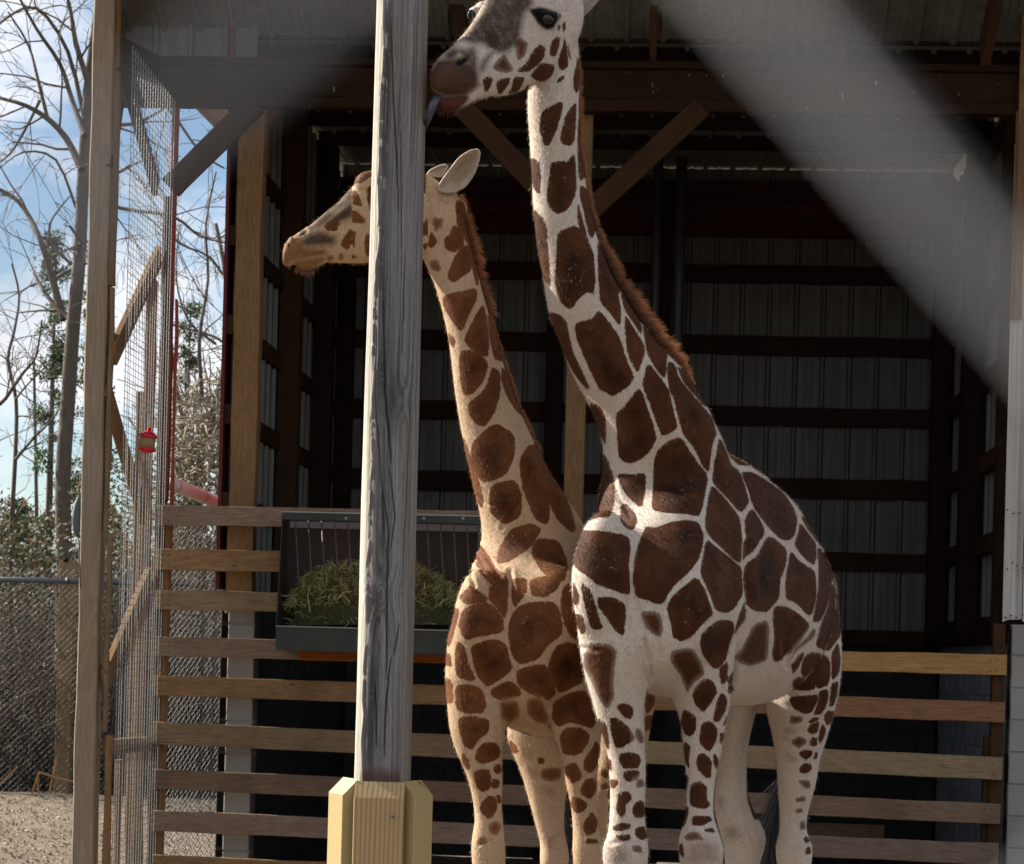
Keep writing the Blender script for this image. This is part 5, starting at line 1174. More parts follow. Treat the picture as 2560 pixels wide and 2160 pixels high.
SMALL = parse("""
b H 1225,1560 1290,1490 1320,1590 1320,1650 1240,1710 1200,1730 1175,1690 1190,1640
b H 1210,1380 1250,1400 1275,1460 1270,1510 1210,1550 1160,1520 1150,1470 1190,1430
q H 1085,1330 1150,1340 1140,1390 1100,1415 1080,1370
b H 1070,1410 1100,1450 1110,1480 1085,1520 1050,1510
b H 1030,1330 1055,1350 1050,1470 1030,1480
b H 1225,1230 1270,1240 1300,1380 1340,1560 1360,1764 1330,1640 1300,1480 1240,1400
q H 1060,1600 1110,1590 1135,1640 1120,1670 1075,1650
b I 1150,55 1200,35 1300,15 1345,5 1352,60 1310,140 1260,265 1235,240 1180,160 1150,110
b I 1385,110 1400,130 1420,260 1425,340 1420,420 1350,400 1290,340 1280,310 1330,200
b I 1175,260 1225,320 1215,370 1185,340
b I 1260,385 1330,390 1400,430 1418,480 1390,570 1330,640 1275,660 1255,560 1245,440
b I 1420,140 1475,280 1520,400 1505,450 1460,430 1430,300
b I 1450,485 1490,520 1490,640 1460,760 1400,840 1355,835 1310,770 1300,715 1370,660 1420,600
b I 1510,480 1550,560 1600,680 1650,790 1600,760 1540,660 1505,560
b U 965,905 1010,865 1050,890 1048,935 1030,970 985,985 965,950
b U 1005,990 1050,980 1065,1010 1062,1055 1030,1070 1005,1050 1000,1020
b U 1062,940 1085,905 1105,960 1120,1020 1118,1070 1095,1060 1070,1000
b U 1020,1120 1045,1080 1085,1070 1105,1080 1080,1120 1040,1145 1015,1150
b U 1085,900 1130,960 1165,1040 1175,1090 1135,1055 1100,960
b U 945,890 962,940 985,1010 985,1040 965,1000 945,930
b U 1095,1100 1140,1105 1160,1150 1150,1190 1110,1170 1085,1130
b U 980,1110 1010,1160 1036,1180 1036,1230 1005,1190 970,1150
b D 150,90 190,60 270,120 295,140 280,160 190,170 150,170 115,130
b D 140,210 200,180 290,165 340,200 385,270 385,330 340,350 230,365 165,390 130,350 120,290
b D 300,60 360,60 410,130 415,200 395,265 350,190 300,150
b D 440,20 530,10 535,90 500,140 460,200 440,150
b D 545,30 640,0 750,0 720,80 640,130 560,120
b D 490,190 560,165 690,165 720,200 745,300 735,360 650,420 600,500 500,535 460,510 435,430 425,320 450,230
b D 740,170 760,60 830,40 850,200 860,390 800,370 760,280
b D 190,430 330,390 400,420 420,500 440,570 380,620 290,675 240,620 215,560 205,500
b D 40,190 120,200 100,300 75,400 45,440 30,330
b D 110,400 150,430 175,540 215,630 190,645 110,620 95,540 100,450
b D 20,460 65,480 75,560 20,545
b D 680,500 720,430 790,410 850,430 870,520 875,640 790,690 730,710 690,640 665,570
b D 470,580 560,550 640,545 660,580 690,660 705,720 660,755 600,735 540,710 480,660
b D 320,690 430,635 490,690 495,730 400,760 340,750 310,720
q D 530,760 600,740 640,800 660,900 600,900 540,850
q D 380,770 480,760 490,860 420,900 380,850
b D 90,680 160,665 240,680 275,740 280,800 260,840 170,840 100,820
b D 30,620 75,640 80,780 35,780
b D 700,770 800,720 890,700 950,860 940,930 870,910 800,890 720,920 690,860
b D 110,870 200,860 300,880 295,960 230,1000 200,1060 150,1040 125,960
b D 740,960 780,930 860,930 915,970 910,1010 870,1080 830,1095 760,1090 735,1020
b D 230,1060 270,1020 340,1020 370,1060 365,1110 300,1140 250,1150 215,1120
b D 135,1080 175,1120 185,1180 160,1190 130,1130
b D 940,1050 960,1010 985,1060 965,1160 920,1210 880,1180 880,1130
b D 205,1200 260,1180 310,1190 310,1300 260,1325 220,1290
b D 330,1160 370,1150 380,1200 350,1215 325,1190
b D 320,1240 365,1250 360,1300 320,1305
b D 770,1160 830,1140 870,1210 860,1250 810,1270 775,1220
b D 870,1280 900,1240 950,1240 965,1290 920,1370 870,1340 860,1310
b D 250,1390 300,1345 340,1355 355,1420 310,1490 270,1470 240,1430
b D 345,1340 375,1345 375,1390 350,1395
b D 815,1350 860,1360 910,1400 870,1450 830,1450 800,1400
b D 880,1510 930,1440 965,1500 955,1570 900,1590 880,1560
q D 290,1530 340,1495 375,1530 350,1590 310,1580
b D 890,1610 960,1610 975,1635 900,1640
q D 230,1600 280,1590 290,1640 240,1650
s D 500,1050 560,1080 560,1110 510,1100
b D 600,1110 640,1115 640,1150 600,1150
q D 615,1190 680,1170 745,1180 740,1240 680,1260 620,1240
s D 540,1170 600,1200 595,1240 550,1210
s D 630,1290 700,1290 700,1350 640,1340
s D 640,1590 700,1600 690,1680 640,1660
b D 430,1000 470,1040 480,1080 450,1090 425,1040
b D 985,1180 1040,1190 1040,1240 990,1230
q D 985,1270 1045,1270 1040,1310 990,1310
b D 1260,715 1318,690 1318,780 1270,850 1250,800
b D 1250,860 1310,850 1300,930 1255,960
b G 480,810 540,750 620,700 630,780 600,850 520,850
b G 770,900 790,810 830,810 880,880 870,930 800,955 775,940
b G 640,960 700,870 740,820 745,960 710,1030 660,1000
b G 750,1030 800,1000 890,985 900,1080 840,1090 770,1060
q G 640,690 690,660 720,690 680,740 640,730
q G 510,1090 570,1070 580,1110 520,1130
q G 620,1060 660,1050 670,1110 620,1115
b G 850,740 960,700 960,850 900,830
b G 940,890 1000,880 1000,1080 930,1060
f G 320,840 470,670 660,470 690,380 740,290 830,200 1000,180 1040,380 980,520 840,500 760,560 640,650 480,790
f G 560,720 700,600 860,520 960,520 960,640 800,660 700,740 600,790
f G 640,700 760,640 900,600 940,680 760,720 660,760
f G 330,880 460,850 600,900 590,980 460,990 330,1000 240,960
t G 60,1150 90,960 180,870 290,950 300,1000 500,1020 520,1090 270,1090 190,1120 140,1210
t G 190,1130 300,1110 490,1070 500,1120 340,1230 230,1220
f G 190,930 220,880 330,830 330,870 280,900 210,930
k G 145,985 165,970 165,1000 150,1010
""")
# dents and ridges: kind (sigma px, depth mm) polylines
TD = [(6, 6, [(1588, 1440), (1592, 1500), (1606, 1580), (1618, 1650)]), (9, 14, [(1868, 1360), (1866, 1440), (1872, 1500), (1848, 1575), (1830, 1624), (1826, 1700)]), (5, 7, [(1612, 1600), (1625, 1650), (1630, 1690)]), (4, 5, [(1600, 1620), (1612, 1660), (1618, 1700)]),
      (5, 4, [(1530, 1180), (1545, 1240), (1575, 1290)]), (5, 5, [(1660, 1500), (1640, 1580), (1655, 1640)]), (6, 5, [(1455, 1620), (1490, 1625), (1530, 1610)]), (7, 6, [(1690, 1120), (1685, 1170), (1675, 1220)]), (6, 4, [(1700, 1110), (1710, 1160)]),
      (7, 8, [(1970, 1665), (1960, 1600), (1990, 1550)]), (5, 4, [(1725, 2100), (1750, 2085), (1775, 2100)]), (5, 4, [(1530, 2110), (1560, 2100), (1590, 2110)]), (4, 6, [(1145, 236), (1172, 236), (1190, 224), (1200, 214)]), (7, 9, [(1146, 158), (1156, 151), (1166, 146)]), (8, 5, [(1225, 150), (1260, 120), (1300, 100)]),
      (5, 4, [(1395, 95), (1400, 140), (1385, 190)]), (5, 4, [(1860, 2000), (1868, 2060), (1885, 2110)])]
SD = [(5, 9, [(1152, 1368), (1170, 1420), (1186, 1466)]), (5, 9, [(1172, 1362), (1200, 1420), (1232, 1470)]), (5, 7, [(1192, 1362), (1222, 1400), (1250, 1440)]), (6, 8, [(1275, 1430), (1282, 1500), (1280, 1600), (1290, 1680)]), (6, 10, [(1255, 1760), (1262, 1800), (1266, 1830)]),
      (6, 8, [(1355, 1740), (1370, 1790), (1376, 1830)]), (4, 7, [(736, 649), (760, 645), (790, 638), (811, 631)]), (5, 8, [(735, 590), (752, 586), (764, 580)]), (4, 4, [(735, 602), (755, 598), (768, 590)]), (5, 5, [(1330, 1175), (1300, 1250), (1255, 1320)]), (4, 3, [(1190, 1240), (1220, 1262), (1240, 1262)]),
      (5, 4, [(1380, 2100), (1400, 2085)]), (5, 4, [(1200, 2110), (1225, 2100), (1245, 2112)]), (3, 3, [(1085, 470), (1075, 510), (1082, 545)]), (3, 3, [(1100, 485), (1095, 520), (1102, 560)]), (3, 3, [(1112, 500), (1110, 540), (1116, 580)]), (3, 3, [(1090, 560), (1100, 620), (1105, 660)]), (3, 3, [(1105, 570), (1115, 630), (1112, 680)])]
def seg_dist(px, py, P_, closed=True):
    A = P_; B_ = np.roll(P_, -1, 0) if closed else P_[1:]; A = A if closed else P_[:-1]
    best = np.full(px.shape, 1e9)
    for a, b in zip(A, B_):
        d = b - a; L2 = max(1e-9, d @ d); t_ = np.clip(((px - a[0]) * d[0] + (py - a[1]) * d[1]) / L2, 0, 1)
        best = np.minimum(best, (px - a[0] - t_ * d[0]) ** 2 + (py - a[1] - t_ * d[1]) ** 2)
    return np.sqrt(best)
def inside(px, py, P_):
    r = np.zeros(px.shape, bool); n = len(P_)
    for i in range(n):
        x0, y0 = P_[i]; x1, y1 = P_[(i + 1) % n]
        if y0 == y1: continue
        c = ((y0 > py) != (y1 > py)) & (px < (x1 - x0) * (py - y0) / (y1 - y0) + x0); r ^= c
    return r
def coat(o, polys, dents, occl, zone_fn, name, grow_=.009):
    me = o.data; n = len(me.vertices); co = np.empty(n * 3, np.float32); me.vertices.foreach_get('co', co); co = co.reshape(-1, 3).astype(float)
    ne = len(me.edges); ed = np.empty(ne * 2, np.int32); me.edges.foreach_get('vertices', ed); ed = ed.reshape(-1, 2)
    deg = np.bincount(ed.reshape(-1), minlength=n).astype(float)
    # extra smoothing of trunk and shoulders
    wz = np.clip((3.1 - co[:, 2]) / .4, 0, 1) * np.clip((co[:, 2] - 1.25) / .3, 0, 1) * .8 + .0
    for it in range(45):
        s_ = np.stack([np.bincount(ed[:, 0], co[ed[:, 1], k], n) + np.bincount(ed[:, 1], co[ed[:, 0], k], n) for k in range(3)], 1) / deg[:, None]
        co += (s_ - co) * (wz * .6)[:, None]
    zl, zh = (2.02, 2.58) if name == 'T' else (1.80, 2.36)
    wz = np.clip((zh - co[:, 2]) / .12, 0, 1) * np.clip((co[:, 2] - zl) / .12, 0, 1) * .9
    for it in range(240):
        s_ = np.stack([np.bincount(ed[:, 0], co[ed[:, 1], k], n) + np.bincount(ed[:, 1], co[ed[:, 0], k], n) for k in range(3)], 1) / deg[:, None]
        co += (s_ - co) * (wz * .7)[:, None]
    me.vertices.foreach_set('co', co.reshape(-1).astype(np.float32)); me.update()
    no = np.empty(n * 3, np.float32); me.vertex_normals.foreach_get('vector', no); no = no.reshape(-1, 3).astype(float)
    q = co - CO; Dd = q @ FW; px = 1280 + FPX * (q @ RT) / Dd; py = 1640 - FPX * (q @ UP) / Dd
    facing = -(no * q).sum(1) / np.linalg.norm(q, axis=1)
    bvh = BVHTree.FromPolygons([tuple(c) for c in co], [tuple(p.vertices) for p in me.polygons])
    vis = facing > .02; camv = Vector(CO)
    for i in np.nonzero(vis)[0]:
        p = Vector(co[i]); d = p - camv; L_ = d.length; h = bvh.ray_cast(camv, d / L_, L_ - .03)
        if h[0] is not None: vis[i] = False
        else:
            for (x0, x1, y0, y1, zd) in occl:
                if x0 < px[i] < x1 and y0 < py[i] < y1 and Dd[i] > zd: vis[i] = False
    s_m = Dd / FPX
    # dents
    disp = np.zeros(n)
    for sg, mm, pts in dents:
        P_ = np.array(pts, float); bb = vis & (px > P_[:, 0].min() - 30) & (px < P_[:, 0].max() + 30) & (py > P_[:, 1].min() - 30) & (py < P_[:, 1].max() + 30)
        if bb.any():
            dd = seg_dist(px[bb], py[bb], P_, False); disp[bb] -= mm * .001 * np.exp(-(dd / sg) ** 2); disp[bb] += mm * .0004 * np.exp(-((dd - sg * 2) / sg) ** 2)
    lf = np.array([mnoise.noise((c[0] * 5, c[1] * 5, c[2] * 4)) * .005 + mnoise.noise((c[0] * 14, c[1] * 14, c[2] * 9)) * .0018 for c in co])
    co2 = co + no * (disp + lf * np.clip((3.3 - co[:, 2]), .15, 1))[:, None]
    me.vertices.foreach_set('co', co2.reshape(-1).astype(np.float32)); me.update()
    sd_ = np.full(n, .06); K = {k: np.zeros(n) for k in 'sftkrq'}; seeds = []
    for kind, P0 in polys:
        P_ = chaikin(P0, 2); mg = 60
        bb = vis & (px > P_[:, 0].min() - mg) & (px < P_[:, 0].max() + mg) & (py > P_[:, 1].min() - mg) & (py < P_[:, 1].max() + mg)
        if not bb.any(): continue
        ii = np.nonzero(bb)[0]; d = seg_dist(px[ii], py[ii], P_); d = np.where(inside(px[ii], py[ii], P_), -d, d) * s_m[ii]
        if kind in 'bq':
            sz = math.sqrt(max(1e-9, (P_[:, 0].max() - P_[:, 0].min()) * (P_[:, 1].max() - P_[:, 1].min()))) * float(s_m[ii].mean()); gw = grow_ * min(1, max(.12, (sz - .05) / .15)); sd_[ii] = np.minimum(sd_[ii], d - gw)
            ins = ii[d < 0]
            if len(ins): seeds.append(co[ins].mean(0))
            if kind == 'q': K['q'][ii] = np.maximum(K['q'][ii], (d < .02))
        else:
            wd = {'s': .018, 'f': .014, 't': .012, 'k': .004, 'r': .008}[kind]; K[kind][ii] = np.maximum(K[kind][ii], np.clip(.5 - d / wd * .5, 0, 1))
    # unseen side: cell pattern grown from seeds
    hid = np.nonzero(~vis)[0]; rs = np.random.RandomState(5); cand = co[rs.permutation(hid)[:4000]]; pts = list(seeds)
    for c in cand:
        r = zone_fn(c)
        if r is None: continue
        if all((c[0] - p[0]) ** 2 + (c[1] - p[1]) ** 2 + (c[2] - p[2]) ** 2 > r * r for p in pts): pts.append(c)
    pa = np.array(pts)
    jit = np.stack([np.array([mnoise.noise((co[i, 0] * 9 + k * 31, co[i, 1] * 9, co[i, 2] * 9)) for i in hid]) for k in range(3)], 1) * .03
    for st_ in range(0, len(hid), 20000):
        h_ = hid[st_:st_ + 20000]; cc = co[h_] + jit[st_:st_ + 20000]; d = np.sqrt(((cc[:, None, :] - pa[None]) ** 2).sum(2)); d.sort(1); gap = .012
        v_ = gap - (d[:, 1] - d[:, 0]) / 2
        low = np.array([zone_fn(c) is None for c in co[h_]]); sd_[h_] = np.where(low, .05, v_)
    for k, a in [('sd', sd_)] + [('k_' + k, K[k]) for k in K]:
        at = me.attributes.new(k, 'FLOAT', 'POINT'); at.data.foreach_set('value', a.astype(np.float32))
    me.polygons.foreach_set('use_smooth', [True] * len(me.polygons))
    return dict(co=co2, px=px, py=py, vis=vis, no=no, D=Dd)
def coat_mat(name, pale, pale2, br1, br2, deep, tanc):
    t = NT(name); v = t.tc.outputs['Object']; sd_ = t.attr('sd')
    fz = t.noise(t.vmap(v, (1, 1, .45)), 170, 2, .7); lo = t.noise(v, 24, 3, .6)
    s2 = t.math('ADD', sd_, t.math('MULTIPLY', t.math('SUBTRACT', fz, .5), .013)); s2 = t.math('ADD', s2, t.math('MULTIPLY', t.math('SUBTRACT', lo, .5), .006))
    mask = t.ramp(t.math('MULTIPLY_ADD', s2, 40, .5), [(.42, 1), (.58, 0)])
    soft = t.ramp(t.math('MULTIPLY_ADD', sd_, 14, .5), [(.25, 1), (.56, 0)])
    kq = t.attr('k_q'); mask = t.mix(t.math('MULTIPLY', kq, .4), mask, soft)
    big = t.noise(v, 3.5, 4, .6); fur = t.noise(t.vmap(v, (1, 1, .3)), 260, 2, .6)
    pc = t.mix(t.ramp(big, [(.35, 0), (.65, 1)]), pale, pale2); dirt = t.ramp(t.noise(v, 9, 5, .7), [(.55, 0), (.8, .35)]); pc = t.mix(dirt, pc, [x * .6 for x in pale2])
    bc = t.mix(t.ramp(t.math('MULTIPLY', sd_, -12), [(.12, 0), (.75, 1)]), br1, deep)
    bc = t.mix(t.ramp(t.noise(v, 6, 5, .65), [(.4, 0), (.7, .85)]), bc, br2); bc = t.mix(t.math('MULTIPLY', kq, .45), bc, br2)
    fl = t.ramp(t.noise(v, 55, 3, .75), [(.60, 0), (.68, .6)]); core = t.ramp(t.math('MULTIPLY', sd_, -12), [(.28, 0), (.6, 1)])
    bc = t.mix(t.math('MULTIPLY', t.math('MULTIPLY', fl, core), t.ramp(t.noise(v, 7, 2), [(.5, 0), (.58, 1)])), bc, (.40, .29, .21))
    col = t.mix(mask, pc, bc)
    col = t.mix(t.math('MULTIPLY', t.attr('k_s'), .45), col, br2)
    fn = t.ramp(t.noise(v, 40, 4, .7), [(.3, .78), (.55, 1)]); col = t.mix(t.math('MULTIPLY', t.math('MULTIPLY', t.attr('k_f'), fn), .95), col, (.050, .027, .018))
    tn = t.noise(v, 30, 4, .6); col = t.mix(t.math('MULTIPLY', t.attr('k_t'), .97), col, t.mix(tn, tanc, [x * .55 for x in tanc]))
    col = t.mix(t.attr('k_r'), col, (.10, .028, .018)); col = t.mix(t.attr('k_k'), col, (.008, .007, .007))
    col = t.mix(1, col, t.ramp(fur, [(.3, .74), (.65, 1.08)]), 'MULTIPLY')
    n = t.bump(fur, .35, .003); n = t.bump(fz, .35, .004, n); n = t.bump(t.noise(v, 30, 3, .6), .25, .01, n)
    m = t.fin(col, .7, n, 0, .12); return m
m_coatT = coat_mat('tall giraffe coat', (.60, .52, .455), (.56, .46, .37), (.058, .018, .0065), (.120, .042, .014), (.022, .008, .004), (.085, .038, .017))
m_coatS = coat_mat('smaller giraffe coat', (.50, .36, .24), (.46, .31, .185), (.112, .036, .011), (.215, .082, .026), (.04, .014, .005), (.26, .12, .045))
def zoneT(c):
    z = c[2]
    if z > 3.9: return .085
    if z > 2.5: return .17
    if z > 1.55: return .21
    if z > 1.1: return .11
    if z > .75: return .09
    return None
def zoneS(c):
    z = c[2]
    if z > 3.2: return .08
    if z > 2.2: return .15
    if z > 1.4: return .18
    if z > 1.0: return .10
    if z > .75: return .09
    return None
def finish(o, mat, label, D0, grp):
    o.data.materials.clear(); o.data.materials.append(mat); return o
oT = thing('giraffe', W(1750, 2600, 9.0) * [1, 1, 0], 'taller giraffe in front, licking the round pole, with dark broad patches and pale lines', 'giraffe')
oS = thing('giraffe', W(1350, 2600, 9.4) * [1, 1, 0], 'smaller warmer toned giraffe behind, its head partly hidden by the round pole', 'giraffe')
cT = coat(gT, TALL, TD, [], zoneT, 'T', .0035); cS = coat(gS, SMALL, SD, [(880, 1066, -50, 2160, 8.2), (1520, 1608, 1720, 2160, 8.5), (1640, 2100, 1000, 2160, 8.5)], zoneS, 'S', .0065)
for g_, r_, m_ in ((gT, oT, m_coatT), (gS, oS, m_coatS)):
    g_.data.materials.clear(); g_.data.materials.append(m_); g_.parent = r_; g_.location = -Vector(r_.location)
bvT = BVHTree.FromPolygons([tuple(c) for c in cT['co']], [tuple(p.vertices) for p in gT.data.polygons])
bvS = BVHTree.FromPolygons([tuple(c) for c in cS['co']], [tuple(p.vertices) for p in gS.data.polygons])
def onsurf(bv, x, y, back=0.0):
    d = Vector(W(x, y, 1.0)) - Vector(CO); h = bv.ray_cast(Vector(CO), d.normalized(), 30)
    return (h[0] + d.normalized() * back, h[1]) if h[0] else (None, None)
# eyes
def gloss(name, c, r=.08):
    t = NT(name); return t.fin(c, r, None, 0, .6)
m_eye = gloss('wet black eye', (.006, .005, .005)); m_lid = plain('dark lid skin', (.012, .010, .010), .45, 0, .2); m_lash = plain('pale lash', (.55, .55, .53), .6)
def eye(root, bv, x, y, D, r, tilt):
    p, nrm = onsurf(bv, x, y)
    p = p if p is not None else Vector(W(x, y, D))
    c = np.array(p) + FW * r * .45
    q = MB(); ball(q, c, r, r, r * .95); e = q.build('eye', m_eye, root, True)
    # upper lid: a curved hood over the ball
    pts = []; 
    for k in range(13):
        a = math.pi * (.02 + .96 * k / 12); pts.append(Vector(c) + Vector(RT0) * (-math.cos(a) * r * 1.22) + Vector((0, 0, 1)) * (math.sin(a) * r * .74 + tilt * math.cos(a) * r) - Vector(FW) * (r * .80 * math.sin(a) + .001))
    q = MB(); q.tube(pts, [.002 + .0045 * math.sin(math.pi * k / 12) for k in range(13)], 7); q.build('eyelid', m_lid, e, True)
    q = MB()
    for k in range(60):
        a = math.pi * rnd.uniform(.08, .92); s_ = Vector(c) + Vector(RT0) * (-math.cos(a) * r * 1.2) + Vector((0, 0, 1)) * (math.sin(a) * r * .74 + tilt * math.cos(a) * r) - Vector(FW) * (r * .85 * math.sin(a))
        d = (-Vector(FW) * 1.0 + Vector((0, 0, -.25)) + Vector(RT0) * (-math.cos(a) * .8)).normalized(); q.tube([s_, s_ + d * r * .55], [.0006, .0002], 3, False)
    tag(q.build('eyelash', m_lid, e), kind='stuff'); return e
eye(oT, bvT, 1368, 44, 8.2, .0245, .12)
pe = W(1180, 37, 8.27); q = MB(); ball(q, pe, .019, .019, .020); ee = q.build('eye', m_eye, oT, True)
q = MB(); ball(q, pe + FW * .010 + RT0 * .016 + ZV * .010, .031, .026, .024); eb = q.build('eyelid', m_coatT, ee, True); at_ = eb.data.attributes.new('sd', 'FLOAT', 'POINT'); at_.data.foreach_set('value', [.05] * len(eb.data.vertices))
pe = W(985, 560, 8.73); q = MB(); ball(q, pe, .024, .02, .022); q.build('eye', m_eye, oS, True)
# nostrils
def nostril(root, bv, x, y, rx, rz, ang):
    p, nrm = onsurf(bv, x, y)
    if p is None: return
    a = math.radians(ang); dx = RT0 * math.cos(a) + ZV * math.sin(a); dz = -RT0 * math.sin(a) + ZV * math.cos(a); v = []; n = 20; f = []
    for r_, dp in ((1.0, -.0016), (.72, .003), (.3, .008)):
        for k in range(n):
            t_ = 2 * math.pi * k / n; s2 = .55 + .45 * math.cos(t_) ** 2
            v.append(np.array(p) + dx * rx * r_ * math.cos(t_) + dz * rz * r_ * math.sin(t_) * s2 + FW * dp)
    v.append(np.array(p) + FW * .010)
    for i in range(2):
        for k in range(n): k2 = (k + 1) % n; f.append((i * n + k, i * n + k2, (i + 1) * n + k2, (i + 1) * n + k))
    for k in range(n): f.append((2 * n + k, 2 * n + (k + 1) % n, 3 * n))
    mesh('nostril', v, f, m_lid, root, True)
nostril(oT, bvT, 1154, 152, .0185, .0085, 24); nostril(oS, bvS, 752, 589, .016, .0055, 30); nostril(oS, bvS, 722, 612, .004, .007, 0)
# ears
def ear(root, pts, D, mat_in, mat_out, cup, bend=0, name='ear'):
    P_ = np.array(pts, float); c = P_.mean(0); v = []; f = []; rings = [1.0, .93, .8, .6, .35]; n = 0
    Q = chaikin(P_, 2); n = len(Q)
    for r_ in rings:
        for k, (x, y) in enumerate(Q):
            xx = c[0] + (x - c[0]) * r_; yy = c[1] + (y - c[1]) * r_; dp = cup * (1 - r_ ** 2) + bend * (x - c[0]) / 60.0
            v.append(W(xx, yy, D + dp))
    v.append(W(c[0], c[1], D + cup))
    for i in range(len(rings) - 1):
        for k in range(n): k2 = (k + 1) % n; f.append((i * n + k, i * n + k2, (i + 1) * n + k2, (i + 1) * n + k))
    e = len(rings) - 1
    for k in range(n): f.append((e * n + k, e * n + (k + 1) % n, len(v) - 1))
    o = mesh(name, v, f, mat_in, root, True); m = o.modifiers.new('t', 'SOLIDIFY'); m.thickness = .007; m.offset = 0; m.material_offset = 1; o.data.materials.append(mat_out); return o
def earmat(name, c):
    t = NT(name); v = t.tc.outputs['Object']; col = t.mix(t.ramp(t.noise(v, 38, 4, .7), [(.50, 0), (.62, .8)]), t.mix(t.noise(v, 14, 3), c, [x * .72 for x in c]), (.03, .025, .02))
    m = t.fin(col, .7, t.bump(t.noise(t.vmap(v, (1, 1, .3)), 200, 2), .3, .003)); t.b.inputs['Subsurface Weight'].default_value = .3; t.b.inputs['Subsurface Radius'].default_value = (.02, .01, .006); t.b.inputs['Subsurface Scale'].default_value = .6; return m
m_earS = earmat('pale ear hair', (.46, .40, .36)); m_earT = earmat('grey brown ear hair', (.30, .26, .23)); m_earB = plain('ear back fur', (.42, .34, .26), .7, 0, .3, 30)
gk = lambda L_: [(680 + x / 3.734, 350 + y / 3.734) for x, y in L_]
ear(oS, gk([(1545, 470), (1570, 400), (1650, 290), (1750, 160), (1850, 98), (1920, 85), (1943, 110), (1930, 200), (1880, 330), (1800, 440), (1700, 492), (1600, 492)]), 8.80, m_earS, m_earB, .055, .01)
ear(oS, gk([(1445, 318), (1480, 280), (1560, 240), (1620, 228), (1645, 245), (1620, 300), (1580, 350), (1480, 340)]), 8.93, m_earB, m_earB, .02)
ear(oT, [(1424, 58), (1420, 25), (1430, -20), (1465, -55), (1500, -62), (1512, -40), (1505, -12), (1482, 18), (1452, 46)], 8.40, m_earT, m_earB, .04, .01)
ear(oT, [(1235, -60), (1222, -110), (1180, -150), (1160, -140), (1175, -90), (1205, -55)], 8.38, m_earT, m_earB, .03)
# ossicones
def horn(root, a, b, D, r0, r1, D2=None):
    q = MB(); A_ = Vector(W(*a, D)); B_ = Vector(W(*b, D2 or D)); pts = [A_ + (B_ - A_) * t_ for t_ in (0, .25, .5, .75, .9, 1.0)]; q.tube(pts, [r0, r0 * .85, r1 * .95, r1, r1 * .85, r1 * .4], 14); return q.build('ossicone', m_hornm, root, True)
t = NT('ossicone fur'); m_hornm = t.fin(t.mix(t.noise(t.tc.outputs['Object'], 60, 4, .7), (.05, .045, .035), (.17, .13, .08)), .8, t.bump(t.noise(t.tc.outputs['Object'], 160, 2), .5, .005))
horn(oS, (985, 440), (1005, 392), 8.92, .045, .032)
horn(oT, (1330, -60), (1352, -165), 8.33, .045, .03); horn(oT, (1290, -75), (1300, -175), 8.42, .045, .03)
# tongue wrapped on the pole
q = MB(); pts = [W(1118, 246, 8.06), W(1104, 244, 8.04), W(1093, 250, 8.0), W(1082, 264, 7.99), W(1075, 282, 8.0), W(1070, 300, 8.02), W(1064, 318, 8.06)]
q.tube(pts, [.018, .018, .018, .016, .014, .011, .005], 12); tg = q.build('tongue', gloss('blue grey tongue', (.05, .056, .078), .35), oT, True)
q = MB(); q.tube([W(1100, 240, 8.06), W(1130, 248, 8.06), W(1160, 246, 8.08)], [.02, .03, .02], 10); q.build('mouth_inside', plain('dark mouth', (.03, .015, .012), .5), oT, True)
